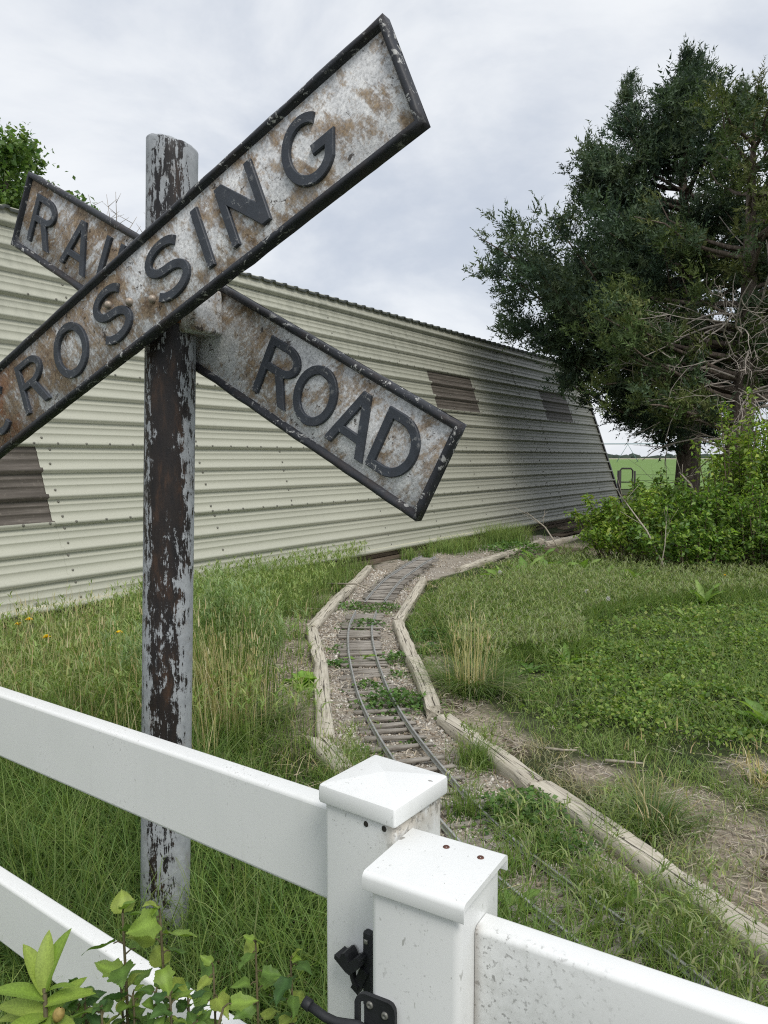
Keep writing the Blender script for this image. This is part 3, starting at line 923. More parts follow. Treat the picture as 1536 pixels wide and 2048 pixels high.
def grime_vinyl():
    """gate rail: mildew blotches thick beside the post, thinning along the rail"""
    m, nt, b = new_mat('vinyl with mildew', 0.36, 0.45)
    co = coords(nt)
    x, y, z = sep(nt, co)
    n1 = noise(nt, co, 52, 6, 0.7)
    n2 = noise(nt, co, 9, 5, 0.65)
    n3 = noise(nt, co, 140, 3, 0.6)
    near = nt.nodes.new('ShaderNodeMapRange')
    near.inputs['From Min'].default_value = 0.0
    near.inputs['From Max'].default_value = 0.22
    near.inputs['To Min'].default_value = 1.0
    near.inputs['To Max'].default_value = 0.0
    link(nt, x, near.inputs['Value'])
    front = ramp(nt, math_n(nt, 'ADD', math_n(nt, 'MULTIPLY', y, -10.0), 0.4), [(0.45, 0.0), (0.56, 1.0)])
    k = math_n(nt, 'MULTIPLY', near.outputs[0], front)
    amt = math_n(nt, 'MULTIPLY', ramp(nt, math_n(nt, 'ADD', math_n(nt, 'MULTIPLY', n1, 0.6), math_n(nt, 'MULTIPLY', n2, 0.4)), [(0.46, 0.0), (0.62, 0.38)]), k)
    sp = math_n(nt, 'MULTIPLY', ramp(nt, n3, [(0.57, 0.0), (0.66, 1.0)]), math_n(nt, 'MULTIPLY', k, 1.0))
    c = ramp(nt, n2, [(0.3, (0.78, 0.79, 0.77)), (0.7, (0.83, 0.835, 0.815))])
    c = mix(nt, amt, c, (0.40, 0.40, 0.36))
    c = mix(nt, math_n(nt, 'MULTIPLY', sp, 0.7), c, (0.15, 0.145, 0.13))
    seam = ramp(nt, x, [(0.001, 0.8), (0.010, 0.0)])
    c = mix(nt, math_n(nt, 'MULTIPLY', math_n(nt, 'MULTIPLY', seam, front), 0.8), c, (0.30, 0.26, 0.22))
    link(nt, c, b.inputs['Base Color'])
    return m

VINYL = vinyl('white vinyl', 0.0)
RAILV = vinyl('white vinyl rail', 4.0, (0.60, 0.68))
BLACKM = None

def lathe_square(name, prof, seg=5, rad=0.010):
    """rounded-square section stacked along z: prof = [(half, z)]"""
    mb = MB()
    rings = []
    for half, z in prof:
        r = min(rad, half*0.6) if half > 0.001 else 0
        pts = []
        for q, (sx, sy) in enumerate([(1, 1), (-1, 1), (-1, -1), (1, -1)]):
            for i in range(seg):
                a = math.pi/2*q + math.pi/2*i/(seg-1)
                pts.append((sx*(half - r) + r*math.cos(a), sy*(half - r) + r*math.sin(a), z))
        rings.append(pts)
    n = len(rings[0])
    V = np.array([p for r_ in rings for p in r_])
    j = np.arange(n); j2 = (j+1) % n
    Q = np.concatenate([np.stack([q*n+j, q*n+j2, (q+1)*n+j2, (q+1)*n+j], 1) for q in range(len(rings)-1)])
    mb.add(V, None, Q)
    mb.add(np.concatenate([V[-n:], V[-n:].mean(0)[None]]), np.stack([j, j2, np.full(n, n)], 1))
    me = mb.mesh(name)
    bm = bmesh.new(); bm.from_mesh(me); bmesh.ops.remove_doubles(bm, verts=bm.verts, dist=1e-5); bm.to_mesh(me); bm.free()
    for p in me.polygons: p.use_smooth = True
    return me

def smooth_by_angle(o, deg=40):
    me = o.data
    bm = bmesh.new(); bm.from_mesh(me)
    for e in bm.edges:
        if len(e.link_faces) == 2:
            e.smooth = e.calc_face_angle(0) < R(deg)
    bm.to_mesh(me); bm.free()

def rail_mesh(name, length, h, th, drop=0.0, bev=0.007):
    """hollow vinyl rail from x=0 to x=length, rounded edges; drop = sag of the far end"""
    bm = bmesh.new()
    bmesh.ops.create_cube(bm, size=1)
    for v in bm.verts:
        v.co.x = (v.co.x + 0.5) * length; v.co.y *= th; v.co.z *= h
    ed = [e for e in bm.edges if abs(e.verts[0].co.x - e.verts[1].co.x) > length*0.5]
    bmesh.ops.bevel(bm, geom=ed, offset=bev, segments=4, affect='EDGES', profile=0.5)
    for v in bm.verts: v.co.z += drop * v.co.x / length
    me = bpy.data.meshes.new(name); bm.to_mesh(me); bm.free()
    for p in me.polygons: p.use_smooth = len(p.vertices) == 4 and p.area < 0.2
    return me

def build_fence():
    phi = R(-36.37)
    root = empty('fence', (0.0, 1.092, 0), (0, 0, phi))
    tag(root, 'white vinyl rail fence with a pyramid capped post left of the gate', 'fence')
    half = 0.0635
    def post(x, label=None):
        p = obj('post', lathe_square('post', [(half, -0.3), (half, 0.948)], 5, 0.008), vinyl('stained white vinyl', 2.0, corner=True) if x == 0 else VINYL, root, (x, 0, 0))
        c = obj('post_cap', lathe_square('post_cap', [(0.0672, 0.941), (0.0690, 0.942), (0.0700, 0.945), (0.0700, 0.963), (0.0690, 0.9672), (0.0672, 0.9688), (0.0005, 0.9815)], 5, 0.004), VINYL, p)
        smooth_by_angle(p, 35); smooth_by_angle(c, 24)
        return p
    p = post(0.0)
    dark = simple('screw hole', (0.03, 0.028, 0.022), 0.8)
    for x, z in ((0.015, 0.930), (0.047, 0.9325)):
        mb = MB()
        a = np.linspace(0, 2*np.pi, 10, endpoint=False)
        V = np.concatenate([np.column_stack([0.0042*np.cos(a), np.full(10, -half + 0.0002), 0.0046*np.sin(a)]), np.column_stack([0.0034*np.cos(a), np.full(10, -half - 0.0012), 0.0038*np.sin(a)])])
        j = np.arange(10)
        mb.add(V, None, np.stack([j, (j+1) % 10, 10 + (j+1) % 10, 10 + j], 1))
        mb.add(V[10:], np.stack([np.zeros(8, int), np.arange(1, 9), np.arange(2, 10)], 1))
        obj('screw_hole', mb.mesh('screw_hole'), dark, p, (x, 0, z))
    post(-2.44)
    for ztop, h, drop in ((0.9095, 0.155, 0.04), (0.420, 0.16, 0.0)):
        o = obj('rail', rail_mesh('rail', 2.30, h, 0.040, drop), RAILV, root, (-half - 2.30 - 0.004, 0, ztop - h/2 - drop))
        smooth_by_angle(o, 60)
    o = obj('rail', rail_mesh('rail', 2.30, 0.15, 0.040, 0.0), RAILV, root, (-half - 2.30 - 0.004, 0, 0.0 - 0.02))
    black = black_iron('black latch', (0.016, 0.017, 0.019), 0.9, 0.0)
    # latch catch on the gate-side face of the post: wing, hook and tail
    def cp(outl, y0, y1): return prism('catch', outl, [], y0, y1)
    lt = empty('gate_latch', (0.0, 1.092, 0), (0, 0, phi))
    tag(lt, 'black latch catch screwed to the corner of the fence post', 'latch')
    x0 = 0.006
    obj('back_plate', rounded_box('back_plate', (0.014, 0.011, 0.11), 0.002), black, lt, (x0 + 0.018, -half - 0.0055, 0.722))
    obj('wing', prism('wing', [(-0.034, 0.0), (-0.0335, 0.006), (-0.030, 0.005), (-0.024, 0.003), (-0.021, 0.012), (-0.016, 0.015), (-0.012, 0.011), (-0.008, 0.004), (0.008, 0.018), (0.012, 0.014), (0.010, 0.002), (-0.006, -0.014), (-0.014, -0.012), (-0.024, -0.006)], [], -0.012, 0.012), black, lt, (x0 + 0.006, -half - 0.016, 0.730))
    obj('hook', prism('hook', stroke(arc(0.006, 0, 0.013, 0.019, 110, 262, 12), 0.0055), [], -0.004, 0.004), black, lt, (x0 + 0.002, -half - 0.014, 0.712))
    obj('tail', prism('tail', stroke([(0.014, 0.028), (0.005, 0.008), (-0.004, -0.010)], 0.014), [], -0.005, 0.005), black, lt, (x0 + 0.002, -half - 0.010, 0.694))
    obj('screw', rounded_box('screw', (0.006, 0.003, 0.006), 0.001), simple('zinc screw', (0.35, 0.34, 0.30), 0.4, 0.2, 40, 0.5, 0.6), lt, (x0 + 0.018, -half - 0.0125, 0.765))
    return black

BLACKM = build_fence()

def build_gate():
    phi = R(-30.85)
    root = empty('gate', (0.069, 0.948, 0), (0, 0, phi))
    tag(root, 'white vinyl gate with a flat capped end post nearest the viewer', 'gate')
    half = 0.0635
    p = obj('gate_post', lathe_square('gate_post', [(half, -0.2), (half, 0.9145)], 5, 0.010), VINYL, root)
    smooth_by_angle(p, 35)
    # flat cap, folded down over front and back with rounded lips
    sec = [(-0.0700, 0.8985), (-0.0695, 0.8972), (-0.0675, 0.8970), (-0.0670, 0.8985), (-0.0670, 0.9120), (0.0670, 0.9120), (0.0670, 0.8985), (0.0675, 0.8970), (0.0695, 0.8972), (0.0700, 0.8985)]
    sec += [(0.070 - 0.008 + 0.008*math.cos(t), 0.9125 + 0.008*math.sin(t)) for t in np.linspace(0, math.pi/2, 6)]
    sec += [(-0.062 + 0.008*math.cos(t), 0.9125 + 0.008*math.sin(t)) for t in np.linspace(math.pi/2, math.pi, 6)]
    me = prism('gate_cap', sec, [], -0.0715, 0.0715)
    me.transform(Matrix(((0, -1, 0, 0), (1, 0, 0, 0), (0, 0, 1, 0), (0, 0, 0, 1))))
    c = obj('gate_cap', me, vinyl('clean white vinyl', 9.0, (0.68, 0.74)), p)
    for q in me.polygons: q.use_smooth = True
    smooth_by_angle(c, 30)
    rust = simple('rusty screw', (0.11, 0.05, 0.035), 0.7, 0.5, 200)
    for x, y in ((-0.006, 0.041), (0.045, 0.040)):
        mb = MB()
        a = np.linspace(0, 2*np.pi, 14, endpoint=False)
        V = np.concatenate([np.column_stack([r_*np.cos(a), r_*np.sin(a), np.full(14, z)]) for r_, z in ((0.0048, 0.0), (0.0042, 0.0009), (0.0015, 0.0003))] + [np.array([[0, 0, -0.0004]])])
        j = np.arange(14); j2 = (j+1) % 14
        mb.add(V, np.stack([28+j, 28+j2, np.full(14, 42)], 1), np.concatenate([np.stack([q*14+j, q*14+j2, (q+1)*14+j2, (q+1)*14+j], 1) for q in range(2)]))
        obj('screw', mb.mesh('screw', True), rust, c, (x, y, 0.9206))
    gm = grime_vinyl()
    for z in (0.8640, 0.42):
        o = obj('gate_rail', rail_mesh('gate_rail', 1.2, 0.152, 0.041, 0.0, 0.008), gm, root, (half + 0.001, 0, z - 0.076))
        smooth_by_angle(o, 60)
    o = obj('gate_post', lathe_square('gate_post', [(half, -0.2), (half, 0.9145)], 5, 0.010), VINYL, root, (half*2 + 1.2 + 0.002, 0, 0))
    # striker: rounded plate with a slot and two screws, and a bent bar reaching to the catch
    st = empty('latch_striker', (0.069, 0.948, 0), (0, 0, phi))
    tag(st, 'black striker plate with a bent bar screwed to the gate post', 'latch')
    def rr(x0, x1, z0, z1, r):
        return arc(x1 - r, z1 - r, r, r, 0, 90, 5) + arc(x0 + r, z1 - r, r, r, 90, 180, 5) + arc(x0 + r, z0 + r, r, r, 180, 270, 5) + arc(x1 - r, z0 + r, r, r, 270, 360, 5)
    outl = [(-0.084, 0.690), (-0.084, 0.742), (-0.081, 0.749), (-0.075, 0.7545), (-0.068, 0.757), (-0.034, 0.7585), (-0.028, 0.757), (-0.024, 0.752), (-0.023, 0.745), (-0.023, 0.690)]
    slot = [(-0.0775, 0.712), (-0.0775, 0.739), (-0.075, 0.744), (-0.0695, 0.7475), (-0.0690, 0.745), (-0.0690, 0.712)]
    obj('plate', prism('plate', outl, [slot], -half - 0.006, -half), BLACKM, st)
    mb = MB()
    b0 = np.array([-0.075, -half - 0.012, 0.716])
    mb.tube([b0 + [0.03, 0, -0.004], b0, b0 + [-0.016, -0.004, -0.002], b0 + [-0.030, -0.006, -0.004], b0 + [-0.046, -0.008, -0.002], b0 + [-0.070, -0.010, 0.006]], [0.006, 0.0062, 0.0062, 0.0062, 0.0062, 0.0062], 12)
    mb.tube([b0 + [-0.068, -0.0098, 0.0052], b0 + [-0.0695, -0.0099, 0.0057], b0 + [-0.079, -0.0107, 0.0092]], [0.0068, 0.0080, 0.0076], 12)
    obj('bar', mb.mesh('bar', True), BLACKM, st)
    zinc = simple('weathered zinc', (0.17, 0.17, 0.15), 0.45, 0.3, 80, 0.5, 0.4)
    for x, z in ((-0.0600, 0.7455), (-0.0375, 0.7400)):
        mb = MB()
        a = np.linspace(0, 2*np.pi, 14, endpoint=False)
        V = np.concatenate([np.column_stack([r_*np.cos(a), np.full(14, y_), r_*np.sin(a)]) for r_, y_ in ((0.0050, 0.0), (0.0046, -0.0022), (0.0022, -0.0030), (0.0016, -0.0012))] + [np.array([[0, -0.001, 0]])])
        j = np.arange(14); j2 = (j+1) % 14
        mb.add(V, np.stack([42+j, 42+j2, np.full(14, 56)], 1), np.concatenate([np.stack([q*14+j, q*14+j2, (q+1)*14+j2, (q+1)*14+j], 1) for q in range(3)]))
        obj('screw', mb.mesh('screw', True), zinc, st, (x, -half - 0.006, z))

build_gate()

# ------------------------------------------------------------------ landscape timbers edging the path
def timber_wood():
    m, nt, b = new_mat('bleached landscape timber', 0.85, 0.15)
    co = coords(nt, (1.6, 26, 26))
    g = noise(nt, co, 2.0, 8, 0.65, 0.5)
    cr = noise(nt, coords(nt, (1.0, 34, 34), loc=(2, 1, 5)), 1.9, 5, 0.6, 0.9)
    sp = noise(nt, coords(nt, (1, 1, 1)), 34, 3, 0.5)
    bl = noise(nt, coords(nt), 2.4, 4)
    c = ramp(nt, g, [(0.30, (0.33, 0.29, 0.225)), (0.5, (0.53, 0.485, 0.395)), (0.70, (0.67, 0.62, 0.52))])
    c = mix(nt, ramp(nt, bl, [(0.45, 0.0), (0.75, 0.5)]), c, (0.30, 0.285, 0.235))
    c = mix(nt, ramp(nt, cr, [(0.36, 0.95), (0.40, 0.0)]), c, (0.045, 0.036, 0.028))
    c = mix(nt, ramp(nt, sp, [(0.68, 0.0), (0.70, 0.85)]), c, (0.05, 0.04, 0.03))
    link(nt, c, b.inputs['Base Color'])
    h = math_n(nt, 'ADD', math_n(nt, 'MULTIPLY', g, 0.4), ramp(nt, cr, [(0.35, 0.0), (0.42, 1.0)]))
    bump(nt, b, h, 0.7, 0.006)
    return m

TIMBER = timber_wood()

def timber(p0, p1, label, w=0.095, h=0.082, z=0.0, tilt=0.0, mat=None, name='landscape_timber', group='landscape timbers edging the path'):
    p0, p1 = np.array(p0, float), np.array(p1, float)
    L = np.linalg.norm(p1 - p0)
    ang = math.atan2(p1[1] - p0[1], p1[0] - p0[0])
    c = (p0 + p1) / 2
    k = max(6, int(L / 0.11))
    a = np.linspace(0, 2*np.pi, 14, endpoint=False)
    yy = np.sign(np.cos(a)) * np.abs(np.cos(a)) ** 0.62 * w/2
    zz = np.sign(np.sin(a)) * np.abs(np.sin(a)) ** 0.38 * h/2
    V = []
    s1, s2 = rng.uniform(0, 6, 2)
    for i in range(k):
        t = i/(k-1)
        x = (t - 0.5) * L
        f = 1.0 if 0 < i < k-1 else 0.93
        lump = 1 + 0.012*np.sin(7*t + s1) + 0.008*rng.normal()
        chip = rng.normal(size=14) * (0.0025 if 0 < i < k-1 else 0.006)
        V.append(np.column_stack([x + (0 if 0 < i < k-1 else 1)*rng.normal(size=14)*0.006, yy*f*lump + 0.003*np.sin(3*t + s2) + chip, zz*f + chip]))
    V = np.concatenate(V + [V[0].mean(0)[None], V[-1].mean(0)[None]])
    n = 14
    i = np.arange(k-1)[:, None]*n; j = np.arange(n)[None]; j2 = (j+1) % n
    Q = np.stack([i+j, i+n+j, i+n+j2, i+j2], -1).reshape(-1, 4)
    jj = np.arange(n)
    T = np.concatenate([np.stack([np.full(n, k*n), jj, (jj+1) % n], 1), np.stack([np.full(n, k*n+1), (k-1)*n+(jj+1) % n, (k-1)*n+jj], 1)])
    me = np_mesh(name, V, T, Q, smooth=True)
    o = obj(name, me, mat or TIMBER, None, (c[0], c[1], float(gz(c[0], c[1])) + h/2 - 0.012 + z), (0, tilt, ang))
    smooth_by_angle(o, 50)
    tag(o, label, 'timber', group)
    return o

timber((-0.17, 3.25), (-0.335, 3.645), 'short timber with a split end leaning in at the near left of the path', 0.105)
timber((-0.285, 3.60), (-0.425, 4.94), 'long bleached timber left of the path beside the leafy lettuce weed')
timber((-0.43, 4.98), (-0.592, 6.04), 'timber left of the path just before its left bend')
timber((-0.595, 6.07), (-0.44, 7.55), 'timber left of the path just past its left bend')
timber((-0.435, 7.57), (-0.19, 9.6), 'farthest timber on the left, running up to the barn wall', 0.098)
timber((0.46, 8.66), (0.125, 6.44), 'timber right of the path along the raised curve of track')
timber((0.122, 6.40), (0.198, 5.18), 'timber right of the path just nearer than its right bend')
timber((0.202, 5.14), (0.278, 4.07), 'timber right of the path ending at a rotten dark butt')
timber((0.325, 3.99), (0.665, 3.15), 'timber right of the path starting at the rotten butt, running towards the gate')
timber((0.672, 3.12), (1.20, 1.84), 'nearest timber at lower right, half hidden by brome grass', 0.106)
timber((0.93, 9.28), (1.75, 10.83), 'thin timber edging the gravel beyond the raised track', 0.09)
timber((1.80, 10.95), (2.70, 12.74), 'timber half under leafy weeds near the brush pile', 0.09)
OLD = skirt_wood()
timber((2.60, 12.02), (3.54, 13.32), 'dark timber lying by the bare patch under the shrubs', 0.09, 0.10, group=None)
timber((2.46, 11.36), (2.98, 11.05), 'broken grey log chunk on the bare dirt', 0.14, 0.13, mat=OLD, name='log', group=None)
def scrap(c, L, ang, label, w=0.14, z=0.02, tilt=0.0, th=0.03):
    me = rounded_box('scrap_board', (L, w, th), 0.004, 1)
    o = obj('scrap_board', me, OLD, None, (c[0], c[1], z), (tilt, 0, ang))
    tag(o, label, 'board', 'scrap boards by the barn')
scrap((3.75, 14.5), 1.7, 0.98, 'topmost scrap board of the pile by the barn corner', 0.16, 0.135, 0.1)
scrap((3.95, 14.4), 1.6, 1.08, 'middle scrap board of the pile by the barn corner', 0.2, 0.075, 0.05)
scrap((3.7, 14.35), 1.9, 0.92, 'lowest scrap board of the pile by the barn corner', 0.26, 0.03)
scrap((-2.55, 5.75), 0.5, 0.9, 'dark scrap board lying in the grass at far left by the barn', 0.13, 0.10, 0.9, 0.05)

# ------------------------------------------------------------------ miniature railway
def spline(P, n):
    P = np.array(P, float)
    t = np.concatenate([[0], np.cumsum(np.linalg.norm(np.diff(P, axis=0), axis=1))])
    m = np.gradient(P, t, axis=0)
    out = []
    for u in np.linspace(0, t[-1], n):
        i = min(np.searchsorted(t, u, 'right') - 1, len(P) - 2)
        h = t[i+1] - t[i]; s = (u - t[i]) / h
        out.append((2*s**3 - 3*s**2 + 1)*P[i] + (s**3 - 2*s**2 + s)*h*m[i] + (-2*s**3 + 3*s**2)*P[i+1] + (s**3 - s**2)*h*m[i+1])
    return np.array(out)

def tie_wood():
    m, nt, b = new_mat('grey weathered sleeper', 0.88, 0.12)
    g = noise(nt, coords(nt, (3, 40, 40)), 2.2, 7, 0.65, 0.3)
    cr = noise(nt, coords(nt, (2, 60, 60), loc=(1, 4, 2)), 2.0, 5, 0.6, 0.5)
    c = ramp(nt, g, [(0.3, (0.17, 0.15, 0.125)), (0.5, (0.30, 0.275, 0.24)), (0.72, (0.46, 0.43, 0.385))])
    c = mix(nt, ramp(nt, cr, [(0.36, 0.9), (0.41, 0.0)]), c, (0.035, 0.03, 0.026))
    link(nt, c, b.inputs['Base Color'])
    bump(nt, b, math_n(nt, 'ADD', g, cr), 0.7, 0.004)
    return m

TIE = tie_wood()
RAILM = simple('dull aluminium rail', (0.40, 0.40, 0.385), 0.5, 0.25, 25, 0.5, 0.35)

def rail_path(C, off, z):
    d = np.gradient(C[:, :2], axis=0)
    d /= np.linalg.norm(d, axis=1)[:, None]
    nl = np.column_stack([d[:, 1], -d[:, 0]])
    q = C[:, :2] + nl * off
    prof = [(-0.010, 0.0), (0.010, 0.0), (0.010, 0.0025), (0.0022, 0.005), (0.0022, 0.016), (0.0048, 0.018), (0.0048, 0.023), (-0.0048, 0.023), (-0.0048, 0.018), (-0.0022, 0.016), (-0.0022, 0.005), (-0.010, 0.0025)]
    V = []
    for i in range(len(q)):
        for o, h in prof:
            V.append((q[i, 0] + nl[i, 0]*o, q[i, 1] + nl[i, 1]*o, z[i] + h))
    n = len(prof); k = len(q)
    i = np.arange(k-1)[:, None]*n; j = np.arange(n)[None]; j2 = (j+1) % n
    Q = np.stack([i+j, i+j2, i+n+j2, i+n+j], -1).reshape(-1, 4)
    V = np.array(V)
    T = []
    for e in (0, k-1):
        V = np.concatenate([V, V[e*n:(e+1)*n].mean(0)[None]])
        for a in range(n): T.append((len(V)-1, e*n + a, e*n + (a+1) % n))
    return np_mesh('rail', V, np.array(T), Q)

def track(pts, zs, label, gauge=0.19, spacing=0.072, miss=0.08, jit=0.05):
    root = empty('miniature_railway', (pts[0][0], pts[0][1], 0))
    tag(root, label, 'railway track')
    rl = Vector((pts[0][0], pts[0][1], 0))
    C = spline(pts, 90)
    z = np.interp(np.linspace(0, 1, 90), np.linspace(0, 1, len(zs)), zs)
    for s in (-1, 1):
        me = rail_path(C, s*gauge/2, z + 0.0215)
        me.transform(Matrix.Translation(-rl))
        obj('rail', me, RAILM, root)
    seg = np.concatenate([[0], np.cumsum(np.linalg.norm(np.diff(C[:, :2], axis=0), axis=1))])
    d = np.gradient(C[:, :2], axis=0)
    shapes = []
    for q in range(5):
        me = rounded_box('sleeper', (0.335 + 0.012*rng.normal(), 0.031 + 0.003*rng.normal(), 0.018), 0.003, 1)
        for v in me.vertices:
            v.co.y += 0.003*math.sin(v.co.x*9 + q) + 0.0015*rng.normal()
            v.co.x += 0.006*rng.normal()
            v.co.z += 0.001*rng.normal()
        shapes.append(me)
    u = 0.02
    while u < seg[-1]:
        if rng.random() > miss:
            i = int(np.searchsorted(seg, u)); i = min(i, 89)
            ang = math.atan2(d[i, 1], d[i, 0]) + math.pi/2
            px, py = C[i, 0], C[i, 1]
            obj('sleeper', shapes[rng.integers(5)], TIE, root, (px - rl.x + rng.normal()*0.008, py - rl.y, z[i] + 0.012 + rng.normal()*0.002), (rng.normal()*0.03, rng.normal()*0.015, ang + rng.normal()*jit))
        u += (spacing if C[min(int(np.searchsorted(seg, u)), 89), 1] > 4.3 else spacing*1.42) * rng.uniform(0.88, 1.12)

track([(-0.165, 6.78), (-0.195, 6.2), (-0.172, 5.5), (-0.115, 4.85), (-0.055, 4.35), (0.02, 3.92), (0.10, 3.56), (0.195, 3.2), (0.30, 2.86), (0.405, 2.58), (0.53, 2.33), (0.70, 2.02), (0.86, 1.7)],
      [0.012]*13, 'narrow miniature railway track winding away behind the fence between timbers', miss=0.06)
track([(-0.09, 7.30), (-0.02, 7.75), (0.12, 8.45), (0.31, 9.1), (0.60, 10.05)], [0.01, 0.03, 0.055, 0.08, 0.085], 'loose curved length of miniature track propped up beside the barn', miss=0.0, jit=0.02)

# ------------------------------------------------------------------ gravel, straw and wood litter
def scatter(n, x0, x1, y0, y1):
    return np.column_stack([rng.uniform(x0, x1, n), rng.uniform(y0, y1, n)])

def build_gravel():
    P = np.concatenate([scatter(36000, -0.7, 1.4, 1.5, 5.0), scatter(26000, -0.7, 0.6, 5, 9.7), scatter(9000, -0.4, 3.4, 9.2, 14)])
    P = P[in_poly(P, GRAVEL) & (behind_wall(P) < -0.05)]
    k = patch_noise(P, 5, 11)
    P = P[rng.random(len(P)) < np.clip(0.62 + 0.9*k, 0.12, 1)]
    n = len(P)
    r = rng.lognormal(math.log(0.0060), 0.38, n) * (1 + 0.05*P[:, 1])
    base = np.array([(1, 0, 0), (-1, 0, 0), (0, 1, 0), (0, -1, 0), (0, 0, 1), (0, 0, -1)], float)
    V = base[None] * r[:, None, None] * rng.uniform(0.6, 1.3, (n, 6, 1))
    V += rng.normal(size=V.shape) * r[:, None, None] * 0.22
    V[:, :, 2] *= 0.7
    a = rng.uniform(0, 6.28, n)
    ca, sa = np.cos(a)[:, None], np.sin(a)[:, None]
    X = V[:, :, 0]*ca - V[:, :, 1]*sa; Y = V[:, :, 0]*sa + V[:, :, 1]*ca
    V = np.stack([X + P[:, :1], Y + P[:, 1:], V[:, :, 2] + (gz(P[:, 0], P[:, 1]) + r*0.25)[:, None]], -1)
    F = np.array([(0, 2, 4), (2, 1, 4), (1, 3, 4), (3, 0, 4), (2, 0, 5), (1, 2, 5), (3, 1, 5), (0, 3, 5)])
    T = (F[None] + (np.arange(n)*6)[:, None, None]).reshape(-1, 3)
    c = np.array([(0.56, 0.525, 0.46), (0.44, 0.405, 0.35), (0.66, 0.625, 0.56), (0.34, 0.275, 0.21), (0.50, 0.44, 0.36)])[rng.integers(5, size=n)] * rng.uniform(0.75, 1.15, (n, 1))
    me = np_mesh('gravel', V.reshape(-1, 3), T, None, np.repeat(c, 6, 0))
    m, nt, b = new_mat('pale gravel', 0.9, 0.15)
    link(nt, attr(nt), b.inputs['Base Color'])
    o = obj('gravel', me, m)
    tag(o, 'pale loose gravel bedding the miniature railway', 'gravel', kind='stuff')

build_gravel()

def build_litter():
    P = np.concatenate([scatter(52000, -1.4, 2.2, 1.6, 7.5), scatter(16000, -1.2, 5.0, 7.0, 13)])
    w = np.maximum(bare_at(P), 0.30*in_poly(P, GRAVEL)) + 0.25*patch_noise(P, 6, 21)
    P = P[(rng.random(len(P)) < np.clip(w, 0.03, 1)) & (behind_wall(P) < -0.1)]
    n = len(P)
    L = rng.uniform(0.02, 0.085, n) * (1 + 0.04*P[:, 1]); W = rng.uniform(0.0012, 0.0042, n) * (1 + 0.07*P[:, 1])
    a = rng.uniform(0, np.pi, n)
    d = np.column_stack([np.cos(a), np.sin(a), rng.normal(size=n)*0.12])
    s = np.column_stack([-np.sin(a), np.cos(a), rng.normal(size=n)*0.3])
    c = np.column_stack([P, gz(P[:, 0], P[:, 1]) + rng.uniform(0.004, 0.022, n)])
    mid = c + np.column_stack([s[:, 0], s[:, 1], np.abs(s[:, 2])]) * (rng.normal(size=n)*0.12*L)[:, None]
    A, B = c - d*L[:, None]/2, c + d*L[:, None]/2
    ws = s*W[:, None]/2
    V = np.stack([A - ws, A + ws, mid - ws, mid + ws, B - ws*0.5, B + ws*0.5], 1).reshape(-1, 3)
    q = np.array([(0, 1, 3, 2), (2, 3, 5, 4)])
    Q = (q[None] + (np.arange(n)*6)[:, None, None]).reshape(-1, 4)
    col = np.array([(0.43, 0.37, 0.27), (0.33, 0.28, 0.22), (0.52, 0.46, 0.36), (0.22, 0.17, 0.125), (0.40, 0.36, 0.31)])[rng.integers(5, size=n)] * rng.uniform(0.7, 1.2, (n, 1))
    me = np_mesh('straw_litter', V, None, Q, np.repeat(col, 6, 0))
    m, nt, b = new_mat('straw litter', 0.85, 0.15)
    link(nt, attr(nt), b.inputs['Base Color'])
    o = obj('straw_litter', me, m)
    tag(o, 'dry straw and twig litter strewn over the bare patches', 'litter', kind='stuff')

build_litter()

# ------------------------------------------------------------------ grass
GRASS = leafy('grass blades', 0.40, 0.55, 0.25, 1.52)

def blades(P, h, w, lean, c0, c1, z=None, az=None, curl=1.0):
    """N curved blades -> V (N,7,3), C (N,7,3)"""
    n = len(P)
    a = rng.uniform(0, 2*np.pi, n) if az is None else az
    d = np.column_stack([np.cos(a), np.sin(a)])
    tw = a + np.pi/2 + rng.normal(size=n)*0.7
    s = np.column_stack([np.cos(tw), np.sin(tw)])
    z0 = gz(P[:, 0], P[:, 1]) - 0.005 if z is None else z
    V = np.zeros((n, 7, 3))
    ts = (0.0, 0.42, 0.76, 1.0)
    ws = (1.0, 0.85, 0.5)
    for i, t in enumerate(ts):
        hx = lean*h*(t**(1.5 + curl*0.6))
        hz = h*t*(1 - 0.30*np.clip(lean, 0, 2.2)*t*t)
        c = np.column_stack([P + d*hx[:, None], z0 + hz])
        if i < 3:
            V[:, 2*i] = c; V[:, 2*i+1] = c
            V[:, 2*i, :2] -= s*(w*ws[i]/2)[:, None]
            V[:, 2*i+1, :2] += s*(w*ws[i]/2)[:, None]
        else:
            V[:, 6] = c
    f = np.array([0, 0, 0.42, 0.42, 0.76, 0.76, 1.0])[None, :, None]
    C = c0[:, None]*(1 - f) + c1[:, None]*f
    return V, C

BQ = np.array([(0, 1, 3, 2), (2, 3, 5, 4)]); BT = np.array([(4, 5, 6)])
def blade_mesh(name, parts):
    V = np.concatenate([p[0] for p in parts]); C = np.concatenate([p[1] for p in parts])
    n = len(V)
    Q = (BQ[None] + (np.arange(n)*7)[:, None, None]).reshape(-1, 4)
    T = (BT[None] + (np.arange(n)*7)[:, None, None]).reshape(-1, 3)
    return np_mesh(name, V.reshape(-1, 3), T, Q, C.reshape(-1, 3))

def tint(n, cols, var=0.22):
    c = np.array(cols)
    k = rng.integers(len(c), size=n)
    return c[k] * rng.uniform(1 - var, 1 + var, (n, 1)) * rng.uniform(0.92, 1.08, (n, 3))

